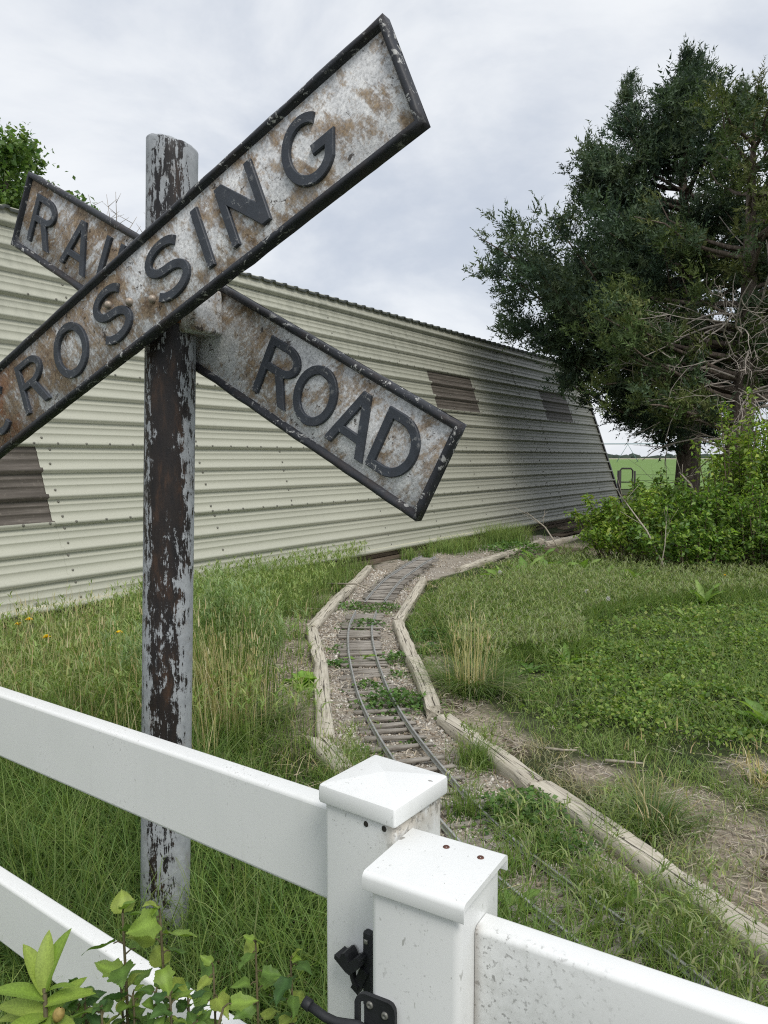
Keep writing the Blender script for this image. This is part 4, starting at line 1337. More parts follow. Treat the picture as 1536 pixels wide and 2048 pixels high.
GREEN_D = [(0.050, 0.098, 0.024), (0.066, 0.118, 0.027), (0.054, 0.104, 0.034)]
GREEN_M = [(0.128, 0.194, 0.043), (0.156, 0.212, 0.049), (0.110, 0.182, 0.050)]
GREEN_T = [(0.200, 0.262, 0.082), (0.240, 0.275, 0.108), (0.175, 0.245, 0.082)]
STRAW = [(0.40, 0.33, 0.18), (0.47, 0.40, 0.25), (0.34, 0.27, 0.15), (0.50, 0.45, 0.32)]
GREY_G = [(0.185, 0.20, 0.11), (0.225, 0.23, 0.14), (0.165, 0.19, 0.095)]

def keep(P, p):
    return P[rng.random(len(P)) < p]

def seeds(P, z, L, w, col, n_per=3):
    """drooping brome spikelets: short pale blades hanging from the stem tips"""
    Pn = np.repeat(P, n_per, 0); zn = np.repeat(z, n_per)
    n = len(Pn)
    V, C = blades(Pn + rng.normal(size=(n, 2))*0.006, L*rng.uniform(0.7, 1.2, n), np.full(n, w), rng.uniform(0.6, 1.7, n), tint(n, col), tint(n, col), z=zn + rng.normal(size=n)*0.012)
    return V, C

LEFT_X = lambda y: np.interp(y, [1.0, 1.9, 2.6, 3.25, 3.6, 4.98, 6.05, 7.57, 9.61, 11], [1.0, 0.5, 0.12, -0.2, -0.36, -0.5, -0.66, -0.52, -0.26, 0.2])
RIGHT_X = lambda y: np.interp(y, [1.5, 2.06, 3.13, 4.06, 5.16, 6.42, 8.64, 9.28, 10.83, 12.74, 14], [1.42, 1.17, 0.74, 0.36, 0.27, 0.20, 0.53, 0.98, 1.82, 2.76, 3.6])

def build_grass():
    parts = []
    def put(P, h, w, lean, cA, cB, hv=0.35):
        n = len(P)
        lod = 1 + 0.045*np.clip(P[:, 1] - 3, 0, 20)
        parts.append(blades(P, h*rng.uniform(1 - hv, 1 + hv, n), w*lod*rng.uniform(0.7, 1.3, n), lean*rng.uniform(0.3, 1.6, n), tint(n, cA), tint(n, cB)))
    # left of the path -------------------------------------------------
    P = np.concatenate([scatter(46000, -3.2, 1.0, 1.15, 3.7), scatter(60000, -5.2, -0.2, 3.6, 7.0), scatter(26000, -2.4, 0.2, 7.0, 10)])
    P = P[(P[:, 0] < LEFT_X(P[:, 1])) & (behind_wall(P) < -0.06)]
    P = P[np.hypot(P[:, 0] + 0.646, P[:, 1] - 2.105) > 0.085]
    P = P[rng.random(len(P)) > bare_at(P)*0.93]
    P = P[(P[:, 0] > -2.25) | (behind_wall(P) < -0.75) | (rng.random(len(P)) < 0.12)]
    near = P[P[:, 1] < 3.4]
    clump = patch_noise(near, 6, 2)
    nd = np.clip((LEFT_X(near[:, 1]) - near[:, 0])/0.75, 0.22, 1.0)
    nd = np.where(near[:, 1] > 2.3, nd, 1.0)
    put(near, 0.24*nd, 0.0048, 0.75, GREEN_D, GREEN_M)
    k = keep(near[nd > 0.7], 0.20); put(k, 0.33, 0.0036, 0.45, GREEN_D, GREEN_T)
    far = P[P[:, 1] >= 3.4]
    edge = np.clip((LEFT_X(far[:, 1]) - far[:, 0])/0.7, 0, 1)
    f1 = far[(rng.random(len(far)) < 0.35 + 0.65*edge)]
    e1 = np.clip((LEFT_X(f1[:, 1]) - f1[:, 0])/0.8, 0.22, 1)
    n = len(f1)
    lod = 1 + 0.05*np.clip(f1[:, 1] - 3, 0, 20)
    parts.append(blades(f1, (0.10 + 0.22*e1)*rng.uniform(0.6, 1.3, n), 0.0046*lod*rng.uniform(0.7, 1.3, n), 0.7*rng.uniform(0.3, 1.6, n), tint(n, GREEN_D + GREEN_M), tint(n, GREEN_M + GREEN_T)))
    # straw coloured stems standing through the left grass
    S = scatter(3000, -4.2, -0.75, 3.1, 5.9)
    S = S[(behind_wall(S) < -0.5) & (S[:, 0] < LEFT_X(S[:, 1]) - 0.28) & (patch_noise(S, 4, 5) > -0.15)]
    n = len(S)
    parts.append(blades(S, rng.uniform(0.26, 0.60, n), np.full(n, 0.0042), rng.uniform(0.05, 0.4, n), tint(n, STRAW), tint(n, STRAW)))
    S2 = keep(S, 0.5); n = len(S2)
    parts.append(blades(S2, rng.uniform(0.1, 0.2, n), np.full(n, 0.005), rng.uniform(0.5, 1.6, n), tint(n, STRAW), tint(n, STRAW)))
    D_ = keep(P, 0.13); n = len(D_)
    parts.append(blades(D_, rng.uniform(0.05, 0.16, n), 0.004*(1 + 0.05*D_[:, 1]), rng.uniform(0.8, 2.2, n), tint(n, STRAW), tint(n, STRAW + GREY_G)))
    # brome seed heads along the wall foot and left patch
    B = keep(far, 0.085)
    n = len(B)
    hh = rng.uniform(0.28, 0.42, n)
    parts.append(blades(B, hh, np.full(n, 0.004), rng.uniform(0.1, 0.4, n), tint(n, GREEN_M), tint(n, GREEN_T)))
    parts.append(seeds(B, hh*0.88 + gz(B[:, 0], B[:, 1]), 0.05, 0.009, GREEN_T, 4))
    # right of the path ------------------------------------------------
    P = np.concatenate([scatter(52000, 0.1, 3.6, 3.0, 5.6), scatter(64000, 0.1, 6.4, 5.4, 8.9), scatter(14000, 0.4, 5.5, 8.8, 11.2)])
    P = P[(P[:, 0] > RIGHT_X(P[:, 1])) & (P[:, 0] < 0.62*P[:, 1] + 0.9)]
    P = P[rng.random(len(P)) > bare_at(P)*0.95]
    for dx, dy in DOCK_SPOTS:
        P = P[np.hypot(P[:, 0] - dx, (P[:, 1] - dy + 0.1)*0.7) > 0.17*rng.uniform(0.5, 1.2, len(P))]
    cov = in_poly(P, COVER)
    tall = (P[:, 1] > 4.35 + 0.9*np.clip(0.9 - P[:, 0], 0, 1) + 0.25*patch_noise(P, 5, 9)) & ~cov
    t = P[tall]
    fade = np.clip((t[:, 1] - 4.2)/1.0, 0.45, 1) * np.where(t[:, 1] > 7.8, np.clip((t[:, 0] - RIGHT_X(t[:, 1]))/1.3, 0.22, 0.9), np.clip((t[:, 0] - RIGHT_X(t[:, 1]))/0.4, 0.45, 1))
    n = len(t); lod = 1 + 0.05*np.clip(t[:, 1] - 3, 0, 20)
    parts.append(blades(t, 0.185*fade*rng.uniform(0.65, 1.3, n), 0.0046*lod*rng.uniform(0.7, 1.3, n), 0.75*rng.uniform(0.4, 1.6, n), tint(n, GREEN_D + GREEN_M), tint(n, GREEN_M + GREEN_T)))
    D_ = keep(t, 0.08); n = len(D_)
    parts.append(blades(D_, rng.uniform(0.05, 0.14, n), 0.004*(1 + 0.05*D_[:, 1]), rng.uniform(0.8, 2.2, n), tint(n, STRAW), tint(n, STRAW + GREY_G)))
    B = keep(t[fade > 0.6], 0.20); n = len(B)
    hh = rng.uniform(0.17, 0.25, n) * np.clip((B[:, 1] - 4.0)/1.0, 0.5, 1)
    parts.append(seeds(B, hh*0.85 + gz(B[:, 0], B[:, 1]), 0.05, 0.0085, GREEN_T + GREY_G, 3))
    mixed = keep(P[cov], 0.30); n = len(mixed)
    parts.append(blades(mixed, rng.uniform(0.06, 0.17, n), np.full(n, 0.0045), rng.uniform(0.3, 1.2, n), tint(n, GREEN_D + GREEN_M), tint(n, GREEN_M + GREEN_T + GREY_G)))
    short = P[~tall & ~cov]
    m = patch_noise(short, 7, 14)
    short = short[rng.random(len(short)) < np.clip(0.55 + 0.8*m, 0.15, 0.95)]
    n = len(short)
    green = (patch_noise(short, 4, 31) > 0.05)[:, None]
    parts.append(blades(short, 0.065*rng.uniform(0.5, 1.5, n), 0.0034*rng.uniform(0.7, 1.3, n), 1.0*rng.uniform(0.4, 1.6, n), np.where(green, tint(n, GREEN_M), tint(n, GREY_G)), np.where(green, tint(n, GREEN_T), tint(n, GREY_G + STRAW))))
    # short right near patch beyond the nearest timber
    P = scatter(24000, 0.7, 2.6, 1.5, 3.2)
    P = P[(P[:, 0] > RIGHT_X(P[:, 1]) + 0.02) & (rng.random(len(P)) > bare_at(P)*0.93)]
    P = P[rng.random(len(P)) < np.clip(0.62 + 0.9*patch_noise(P, 7, 17), 0.12, 1)]
    n = len(P)
    parts.append(blades(P, 0.07*rng.uniform(0.5, 1.6, n), 0.0034*rng.uniform(0.7, 1.3, n), 1.0*rng.uniform(0.4, 1.6, n), tint(n, GREEN_M + GREY_G), tint(n, GREEN_T + GREY_G + STRAW)))
    # brome growing through the near ballast
    P = np.concatenate([np.array([x, y]) + rng.normal(size=(k, 2))*r for x, y, r, k in
        [(0.44, 3.46, 0.055, 420), (0.60, 2.58, 0.05, 160), (0.70, 2.34, 0.07, 420), (0.84, 2.02, 0.09, 560), (0.98, 1.78, 0.10, 520), (0.62, 2.1, 0.09, 260), (1.15, 1.6, 0.12, 500), (0.32, 2.9, 0.04, 150),
         (-0.14, 3.42, 0.05, 160), (-0.2, 3.25, 0.07, 300), (0.95, 2.25, 0.06, 300), (0.52, 2.75, 0.06, 200), (0.45, 2.5, 0.05, 150), (1.55, 2.35, 0.08, 160), (0.86, 2.75, 0.05, 160)]])
    n = len(P)
    parts.append(blades(P, rng.uniform(0.05, 0.17, n), np.full(n, 0.0038), rng.uniform(0.2, 1.2, n), tint(n, GREEN_D + GREEN_M), tint(n, GREEN_M + GREEN_T)))
    B = keep(P, 0.10); n = len(B); hh = rng.uniform(0.14, 0.24, n)
    parts.append(blades(B, hh, np.full(n, 0.0026), rng.uniform(0.1, 0.5, n), tint(n, GREEN_M), tint(n, GREEN_T)))
    parts.append(seeds(B, hh*0.86, 0.04, 0.006, GREEN_T + GREY_G, 4))
    # sparse sprigs on the path, and grass this side of the fence
    P = scatter(2600, -0.6, 0.6, 3.4, 9.6); P = P[in_poly(P, GRAVEL) & (patch_noise(P, 9, 44) > 0.28)]
    n = len(P); parts.append(blades(P, rng.uniform(0.03, 0.09, n), np.full(n, 0.004), rng.uniform(0.3, 1.2, n), tint(n, GREEN_M), tint(n, GREEN_T)))
    P = scatter(16000, -2.2, 2.4, -0.4, 1.5); P = P[P[:, 0] < 0.2 - 0.3*P[:, 1] + rng.normal(size=len(P))*0.1]
    n = len(P); parts.append(blades(P, rng.uniform(0.1, 0.28, n), np.full(n, 0.005), rng.uniform(0.3, 1.1, n), tint(n, GREEN_D), tint(n, GREEN_M)))
    # tufts against the barn foot on the gravel side
    for x, y, r, k, hh in [(0.35, 10.55, 0.06, 120, 0.22), (0.95, 11.25, 0.18, 500, 0.25), (1.25, 11.6, 0.16, 400, 0.28), (1.9, 12.5, 0.22, 700, 0.42), (2.2, 12.9, 0.2, 500, 0.38), (0.62, 10.75, 0.05, 110, 0.26)]:
        P = np.array([x, y]) + rng.normal(size=(k, 2))*r
        P = P[behind_wall(P) < -0.05]; n = len(P)
        parts.append(blades(P, hh*rng.uniform(0.5, 1.2, n), np.full(n, 0.007), rng.uniform(0.2, 0.9, n), tint(n, GREEN_D + GREEN_M), tint(n, GREEN_T)))
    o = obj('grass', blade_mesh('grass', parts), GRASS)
    tag(o, 'uncut green grass and brome on both sides of the path', 'grass', kind='stuff')

build_grass()

# ------------------------------------------------------------------ leaves, weeds and clumps
LEAF = leafy('soft leaf', 0.40, 0.45, 0.35, 1.5)

def leaf_quads(P, size, col, droop=0.3, aspect=0.55, up=0.6):
    """N small folded leaves (2 tris each side) -> V (N,6,3), T"""
    n = len(P)
    nrm = rng.normal(size=(n, 3)); nrm[:, 2] = np.abs(nrm[:, 2]) + up
    nrm /= np.linalg.norm(nrm, axis=1)[:, None]
    a = rng.normal(size=(n, 3)); a -= (a*nrm).sum(1)[:, None]*nrm
    a /= np.linalg.norm(a, axis=1)[:, None]
    b = np.cross(nrm, a)
    s = (size*rng.uniform(0.65, 1.35, n))[:, None]
    base = P
    V = np.stack([base, base + a*s*0.45 + b*s*aspect*0.5 + nrm*s*0.06, base + a*s*0.45 - b*s*aspect*0.5 + nrm*s*0.06, base + a*s*0.5,
                  base + a*s - nrm*s*droop*0.5], 1)
    T = np.array([(0, 3, 1), (0, 2, 3), (1, 3, 4), (3, 2, 4)])
    T = (T[None] + (np.arange(n)*5)[:, None, None]).reshape(-1, 3)
    return V.reshape(-1, 3), T, np.repeat(col, 5, 0)

def build_cover():
    """low lobed-leaf ground cover filling the bright patch on the right"""
    P = np.concatenate([scatter(56000, 0.8, 3.6, 3.4, 5.6), scatter(46000, 1.3, 6.2, 5.4, 7.8)])
    P = P[in_poly(P + 0.20*rng.normal(size=P.shape) + 0.25*patch_noise(P, 5, 77)[:, None], COVER) & (P[:, 0] < 0.62*P[:, 1] + 0.9)]
    P = P[rng.random(len(P)) < np.clip(0.85 + 1.1*patch_noise(P, 9, 78), 0.12, 1)]
    n = len(P)
    hump = 0.06 + 0.06*patch_noise(P, 5, 51) + 0.035*patch_noise(P, 15, 52)
    z = gz(P[:, 0], P[:, 1]) + np.clip(hump, 0.015, 0.2)*rng.uniform(0.35, 1.25, n)
    col = tint(n, [(0.130, 0.205, 0.036), (0.165, 0.235, 0.045), (0.100, 0.170, 0.036), (0.20, 0.245, 0.065), (0.075, 0.130, 0.03)])
    lod = 1 + 0.06*(P[:, 1] - 3.5)
    V, T, C = leaf_quads(np.column_stack([P, z]), 0.020*lod*rng.choice([0.7, 1.0, 1.0, 1.5], n), col, 0.3, 0.75, 0.6)
    o = obj('ground_cover', np_mesh('ground_cover', V, T, None, C), LEAF)
    tag(o, 'bright low leafy ground cover spreading over the right of the yard', 'ground cover', kind='stuff')

build_cover()

def weed_clump(x, y, r, k, label, h=0.06, size=0.028, cols=None, z=0.0):
    k = int(k)
    P = np.column_stack([rng.normal(size=k)*r, rng.normal(size=k)*r*0.8, np.zeros(k)])
    d = np.hypot(P[:, 0], P[:, 1])/r
    P[:, 2] = h*np.exp(-d*d/3)*rng.uniform(0.2, 1.2, k)
    col = tint(k, cols or [(0.075, 0.145, 0.038), (0.10, 0.175, 0.042), (0.060, 0.115, 0.032)])
    V, T, C = leaf_quads(P, np.full(k, size), col, 0.3, 0.75, 1.0)
    mb = MB(); mb.add(V, T, None, C)
    for i in range(0, k, 9):
        p = P[i]
        mb.tube([(p[0]*0.4, p[1]*0.4, -0.01), (p[0]*0.8, p[1]*0.8, p[2]*0.6), p], [0.0014, 0.0012, 0.0008], 4, (0.08, 0.12, 0.035), False)
    o = empty('weed_clump', (x, y, float(gz(x, y)) + z))
    obj('foliage', mb.mesh('foliage'), LEAF, o)['kind'] = 'stuff'
    tag(o, label, 'weed', 'leafy weed clumps growing on the path')

weed_clump(-0.30, 7.10, 0.13, 260, 'leafy weeds between the left timber and the raised track end', 0.07)
weed_clump(0.0, 7.05, 0.12, 240, 'leafy weeds hiding the gap between the two track lengths', 0.08)
weed_clump(-0.16, 6.32, 0.11, 240, 'leafy weeds covering both rails just past the bend', 0.06)
weed_clump(-0.31, 5.55, 0.07, 120, 'low weeds left of the track behind the dandelion leaves', 0.04)
weed_clump(-0.31, 5.10, 0.07, 130, 'low weeds against the left timber beside the track', 0.04)
weed_clump(0.08, 5.25, 0.085, 240, 'round weed clump between right rail and right timber', 0.07)
weed_clump(0.07, 4.85, 0.06, 70, 'thin scatter of weeds right of the track', 0.03)
weed_clump(-0.10, 4.56, 0.06, 130, 'small weed clump between the rails', 0.05, 0.024)
weed_clump(0.06, 4.27, 0.12, 520, 'largest weed clump lying across the right rail', 0.075, 0.028)
weed_clump(0.2, 4.22, 0.05, 90, 'weeds climbing onto the right timber', 0.09, 0.026)
weed_clump(-0.10, 3.56, 0.05, 70, 'weeds by the left rail just behind the post cap', 0.03, 0.022)
weed_clump(0.16, 3.72, 0.035, 60, 'tiny weed on the right rail near the brome tuft', 0.03, 0.02)
weed_clump(0.55, 2.84, 0.11, 900, 'dense bright weed bank against the near right timber', 0.12, 0.024)
weed_clump(0.66, 2.60, 0.07, 260, 'weeds with small white flowers near the gate post', 0.08, 0.022)
weed_clump(2.05, 11.55, 0.32, 700, 'leafy weed mound swallowing the far timber', 0.16, 0.05)
weed_clump(0.40, 6.0, 0.12, 260, 'dark leafy weeds outside the right bend', 0.07, 0.035, [(0.05, 0.10, 0.028), (0.065, 0.12, 0.034)])
weed_clump(0.45, 5.55, 0.12, 240, 'dark low weeds behind the tall dry grass clump', 0.05, 0.035, [(0.05, 0.10, 0.028), (0.065, 0.12, 0.034)])
weed_clump(1.98, 2.74, 0.10, 160, 'round leaved weeds at the right edge by the bare ground', 0.06, 0.03)

def long_leaf(name, L, w, wave=0.0, bend=0.5, fold=0.25, lobes=0, col=(0.08, 0.16, 0.03), n=9):
    """strap or dock leaf growing along +x, arching up then over"""
    mb = MB()
    V, C = [], []
    for i in range(n):
        t = i/(n-1)
        prof = max(0.06, math.sin(math.pi*min(1, 0.12 + t*0.88))**0.75) * (1 + (0.28*math.sin(t*lobes*6.28) if lobes else 0))
        if t > 0.98: prof = 0.02
        ww = w*prof/2
        x = L*(math.sin(t*bend)/bend if bend else t); z = L*(1 - math.cos(t*bend))/bend*-1 if bend else 0
        wv = wave*math.sin(t*14)
        V += [(x, -ww, z + fold*ww + wv), (x, 0, z), (x, ww, z + fold*ww - wv)]
        C += [np.array(col), np.array(col)*1.35, np.array(col)]
    Q = []
    for i in range(n-1):
        a = i*3
        Q += [(a, a+1, a+4, a+3), (a+1, a+2, a+5, a+4)]
    mb.add(np.array(V), None, Q, np.array(C))
    return mb.mesh(name, True)

DOCK = [long_leaf('leaf', 0.19, 0.046, 0.006, 1.0, 0.35, 0, c, 13) for c in ((0.135, 0.215, 0.046), (0.105, 0.180, 0.040), (0.165, 0.235, 0.065))]
DAND = [long_leaf('leaf', 0.15, 0.038, 0.003, 1.1, 0.3, 4, c) for c in ((0.085, 0.165, 0.035), (0.07, 0.14, 0.03))]
LETT = [long_leaf('leaf', 0.17, 0.078, 0.010, 1.2, 0.5, 3, c, 15) for c in ((0.165, 0.27, 0.042), (0.20, 0.30, 0.06), (0.135, 0.235, 0.038))]

def rosette(x, y, shapes, n, scale, label, cat='weed', lift=(0.5, 1.2), name='dock_plant', group=None):
    root = empty(name, (x, y, float(gz(x, y))))
    tag(root, label, cat, group)
    for i in range(n):
        a = 6.283*i/n + rng.normal()*0.35
        el = rng.uniform(*lift)
        o = obj('leaf', shapes[rng.integers(len(shapes))], LEAF, root, (0.006*math.cos(a), 0.006*math.sin(a), 0.0), (rng.normal()*0.25, -el, a))
        s = scale*rng.uniform(0.7, 1.2)
        o.scale = (s, s*rng.uniform(0.8, 1.15), s)
    return root

rosette(-0.50, 4.62, LETT, 20, 0.95, 'bright wavy lettuce-like weed left of the bleached timber', name='leafy_weed', lift=(0.35, 1.3))
rosette(-0.17, 5.22, DOCK, 5, 0.95, 'long strap leaved weed growing across the left rail', lift=(0.5, 1.0))
GD = 'broad leaved dock plants in the right hand grass'
for x, y, n, s, lab in [(1.38, 8.6, 7, 1.7, 'dock plant at the left end of the far dock row'), (1.68, 8.9, 8, 1.8, 'dock plant second from left in the far dock row'), (2.02, 9.1, 7, 1.8, 'dock plant in the middle of the far dock row'),
                        (2.35, 8.95, 7, 1.7, 'dock plant right of the middle of the far dock row'), (2.55, 8.5, 7, 1.6, 'dock plant in front of the broken log'), (1.98, 9.6, 7, 1.8, 'dock plant behind the far dock row near the thin timber'),
                        (2.75, 8.2, 7, 1.5, 'dock plant at the right end of the far dock row'), (1.15, 7.6, 6, 1.1, 'lone yellowish dock in front of the far dock row'),
                        (3.15, 7.3, 6, 1.4, 'dock plant by the edge of the bright ground cover near the shrubs'), (2.65, 6.5, 5, 1.0, 'small dock inside the bright ground cover'),
                        (1.28, 5.15, 7, 1.15, 'dock plant right of the tall dry grass clump'), (0.98, 4.95, 6, 1.0, 'dandelion-like rosette just right of the tall dry clump'),
                        (1.72, 4.55, 7, 1.1, 'drooping dock in the middle of the bright ground cover'), (2.06, 3.95, 8, 1.35, 'largest dock at the right in the bright ground cover'), (2.4, 4.1, 7, 1.2, 'dock plant at the right picture edge in ground cover')]:
    rosette(x, y, DAND if 'dandelion' in lab else DOCK, n + 3, s*(1.05 if y > 7 else 0.95), lab, lift=(0.55, 1.35), group=GD)
rosette(0.80, 2.30, DOCK, 4, 0.75, 'single upright dock leaf plant in front of the near timber', lift=(0.9, 1.4))
rosette(0.40, 2.27, DOCK, 8, 0.62, 'young blue-green leafy plant just right of the gate post', lift=(0.5, 1.3), name='leafy_weed')
rosette(-0.78, 2.62, DAND, 6, 0.5, 'small pale leaved weed behind the left rails', lift=(0.6, 1.2), name='leafy_weed')
rosette(-0.36, 3.1, DAND, 7, 0.5, 'dark rosette in the grass left of the near timber end', lift=(0.6, 1.2), name='leafy_weed')
rosette(1.72, 3.28, DAND, 6, 0.7, 'wilting weed with reddish leaves at the right edge', lift=(0.6, 1.3), name='leafy_weed')

def dry_clump(x, y, r, n_st, h, n_gr, label, hg=0.16, zlean=0.25):
    root = empty('dry_grass_clump', (x, y, float(gz(x, y))))
    tag(root, label, 'grass clump', 'clumps of tall dry grass')
    m = int(n_st)
    P = rng.normal(size=(m, 2))*r*0.75
    hh = h*rng.uniform(0.45, 1.1, m)
    az = np.arctan2(P[:, 1], P[:, 0]) + rng.normal(size=m)*0.5
    st = [blades(P, hh, np.full(m, 0.0034), zlean*rng.uniform(0.2, 1.2, m), tint(m, STRAW), tint(m, [(0.42, 0.37, 0.20), (0.36, 0.34, 0.17)]), z=np.zeros(m), az=az)]
    k = m//2
    st.append(blades(P[:k] + rng.normal(size=(k, 2))*0.02, 0.13*rng.uniform(0.5, 1.4, k), np.full(k, 0.006), rng.uniform(0.8, 2.2, k), tint(k, STRAW), tint(k, STRAW), z=np.full(k, 0.02)))
    # thin seed heads on the stems
    k = m
    tipx = P + np.column_stack([np.cos(az), np.sin(az)])*(zlean*0.5*hh)[:, None]
    st.append(blades(tipx*0.9 + P*0.1, 0.06*rng.uniform(0.6, 1.3, k), np.full(k, 0.005), rng.uniform(0.1, 0.5, k), tint(k, STRAW), tint(k, STRAW), z=hh*0.86))
    obj('dry_stems', blade_mesh('dry_stems', st), GRASS, root)
    P = rng.normal(size=(n_gr, 2))*r
    az = np.arctan2(P[:, 1], P[:, 0]) + rng.normal(size=n_gr)*0.6
    g = [blades(P, hg*rng.uniform(0.6, 1.5, n_gr), np.full(n_gr, 0.005), rng.uniform(0.5, 2.0, n_gr), tint(n_gr, GREEN_D), tint(n_gr, GREEN_M + GREY_G), z=np.zeros(n_gr), az=az)]
    obj('green_blades', blade_mesh('green_blades', g), GRASS, root)

dry_clump(0.545, 4.55, 0.085, 90, 0.54, 900, 'tall straw coloured grass clump standing right of the timbers', 0.19, 0.22)
dry_clump(-0.80, 3.78, 0.13, 170, 0.72, 620, 'tall mixed green and straw grass clump just right of the pole', 0.20, 0.2)
dry_clump(-0.62, 3.95, 0.08, 30, 0.4, 260, 'smaller straw grass clump right of the pole nearer the dirt', 0.15, 0.3)
dry_clump(1.05, 2.83, 0.06, 14, 0.42, 330, 'arching grass tussock with a few long straw stalks on the near dirt', 0.12, 0.5)
dry_clump(1.70, 3.22, 0.07, 60, 0.16, 60, 'dead grass tuft cut off at the right edge', 0.09, 0.9)
dry_clump(-1.45, 4.05, 0.2, 120, 0.60, 260, 'straw grass stand left of the pole', 0.2, 0.3)
dry_clump(-2.0, 4.5, 0.2, 90, 0.60, 200, 'straw grass stand at the far left edge', 0.2, 0.3)

def plume(x, y, h, k, label):
    """green brome stand with pale feathery heads"""
    root = empty('brome_stand', (x, y, float(gz(x, y))))
    tag(root, label, 'grass clump', 'stands of feathery brome beside the pole')
    P = rng.normal(size=(k, 2))*[0.09, 0.07]
    hh = h*rng.uniform(0.75, 1.12, k)
    parts = [blades(P, hh, np.full(k, 0.005), rng.uniform(0.05, 0.25, k), tint(k, GREEN_D), tint(k, GREEN_M), z=np.zeros(k))]
    for i in range(3):
        f = 0.80 + 0.075*i
        q = np.repeat(P, 4, 0) + rng.normal(size=(k*4, 2))*0.006
        parts.append(blades(q, 0.05*rng.uniform(0.7, 1.3, k*4), np.full(k*4, 0.007), rng.uniform(0.5, 1.2, k*4), tint(k*4, [(0.16, 0.23, 0.09), (0.20, 0.26, 0.12)]), tint(k*4, [(0.26, 0.31, 0.17), (0.20, 0.26, 0.12)]), z=np.repeat(hh*f, 4)))
    obj('blades', blade_mesh('blades', parts), GRASS, root)

plume(-0.86, 3.95, 0.80, 90, 'tallest feathery brome stand right against the pole')
plume(-0.70, 4.05, 0.60, 70, 'shorter feathery brome stand right of the pole')
plume(-1.22, 3.8, 0.58, 60, 'feathery brome stand just left of the pole')

# dandelions in flower and in seed
YEL = simple('dandelion yellow', (0.80, 0.56, 0.01), 0.6, 0.12, 300)
FLUFF = simple('dandelion fluff', (0.62, 0.62, 0.58), 0.9, 0.1, 300)
STEM = simple('flower stem', (0.20, 0.24, 0.10), 0.6, 0.2, 60)
def dandelion(x, y, h, label, seed=False, r=0.026):
    root = empty('dandelion', (x, y, float(gz(x, y))))
    tag(root, label, 'dandelion', 'dandelions in the grass')
    lx, ly = rng.normal(size=2)*0.02
    mb = MB(); mb.tube([(0, 0, 0), (lx*.4, ly*.4, h*.6), (lx, ly, h)], [0.0022, 0.002, 0.0018], 6)
    obj('stem', mb.mesh('stem'), STEM, root)
    mb = MB()
    if not seed:
        for i in range(46):
            a = rng.uniform(0, 6.28); e = rng.uniform(0.0, 1.2)
            d = np.array([math.cos(a)*math.cos(e), math.sin(a)*math.cos(e), math.sin(e)*0.6 + 0.1])
            s = np.array([-math.sin(a), math.cos(a), 0])*0.0024
            c = np.array([lx, ly, h])
            s = s*1.6
            mb.add([c - s*.5, c + s*.5, c + d*r + s, c + d*r - s], None, [(0, 1, 2, 3)])
        obj('flower_head', mb.mesh('flower_head'), YEL, root)
    else:
        for i in range(150):
            d = rng.normal(size=3); d /= np.linalg.norm(d); d[2] += 0.1
            s = np.cross(d, rng.normal(size=3)); s /= np.linalg.norm(s); s *= 0.0016
            c = np.array([lx, ly, h])
            mb.add([c, c + d*r - s, c + d*r*1.05 + s], [(0, 1, 2)])
        obj('seed_head', mb.mesh('seed_head'), FLUFF, root)

dandelion(-2.42, 4.9, 0.36, 'leftmost yellow dandelion by the barn foot')
dandelion(-2.33, 4.9, 0.39, 'yellow dandelion second from left by the barn foot')
dandelion(-2.06, 4.5, 0.37, 'yellow dandelion in straw grass at far left')
dandelion(-1.64, 4.5, 0.39, 'yellow dandelion just left of the pole')
dandelion(3.72, 8.02, 0.18, 'single yellow dandelion in front of the shrubs', r=0.024)
dandelion(-2.62, 5.6, 0.34, 'dandelion seed head against the barn wall', True, 0.02)
dandelion(1.25, 8.0, 0.22, 'upper dandelion seed head in the right hand grass', True, 0.022)
dandelion(1.9, 6.9, 0.2, 'middle dandelion seed head in the right hand grass', True, 0.02)
dandelion(1.95, 6.55, 0.2, 'lower dandelion seed head in the right hand grass', True, 0.02)

# sticks lying about
BARKG = simple('grey dead wood', (0.36, 0.32, 0.26), 0.85, 0.3, 30)
def stick(pts, r, label, name='stick'):
    mb = MB(); mb.tube(pts, np.linspace(r, r*0.5, len(pts)), 6)
    o = obj(name, mb.mesh(name, True), BARKG)
    tag(o, label, 'stick')
stick([(-0.62, 8.2, 0.06), (-0.3, 7.9, 0.11), (-0.05, 7.75, 0.03)], 0.012, 'pale stick lying across the far left timber')
stick([(1.45, 2.42, 0.012), (1.62, 2.38, 0.018), (1.8, 2.30, 0.012)], 0.010, 'twig lying on the bare dirt at the right edge')
stick([(1.05, 3.47, 0.014), (1.13, 3.45, 0.016), (1.22, 3.44, 0.012)], 0.009, 'short pale stick beside the cropped grass')
stick([(-0.95, 7.1, 0.02), (-0.75, 7.0, 0.03), (-0.6, 7.0, 0.02)], 0.014, 'pale stick on the dirt left of the far bend')
stick([(2.6, 8.2, 0.03), (2.85, 8.25, 0.04), (3.0, 8.3, 0.02)], 0.016, 'pale stick in the grass near the shrubs')
stick([(0.8, 3.62, 0.014), (0.88, 3.58, 0.02), (0.95, 3.6, 0.012)], 0.008, 'dark stick near the middle of the cropped grass')

# ------------------------------------------------------------------ trees
def bark(name, c=(0.13, 0.105, 0.085)):
    m, nt, b = new_mat(name, 0.9, 0.1)
    f = noise(nt, coords(nt, (9, 9, 1.2)), 2.4, 7, 0.7, 0.3)
    link(nt, ramp(nt, f, [(0.3, [v*0.5 for v in c]), (0.5, c), (0.72, [v*2.0 for v in c])]), b.inputs['Base Color'])
    bump(nt, b, f, 0.9, 0.03)
    return m

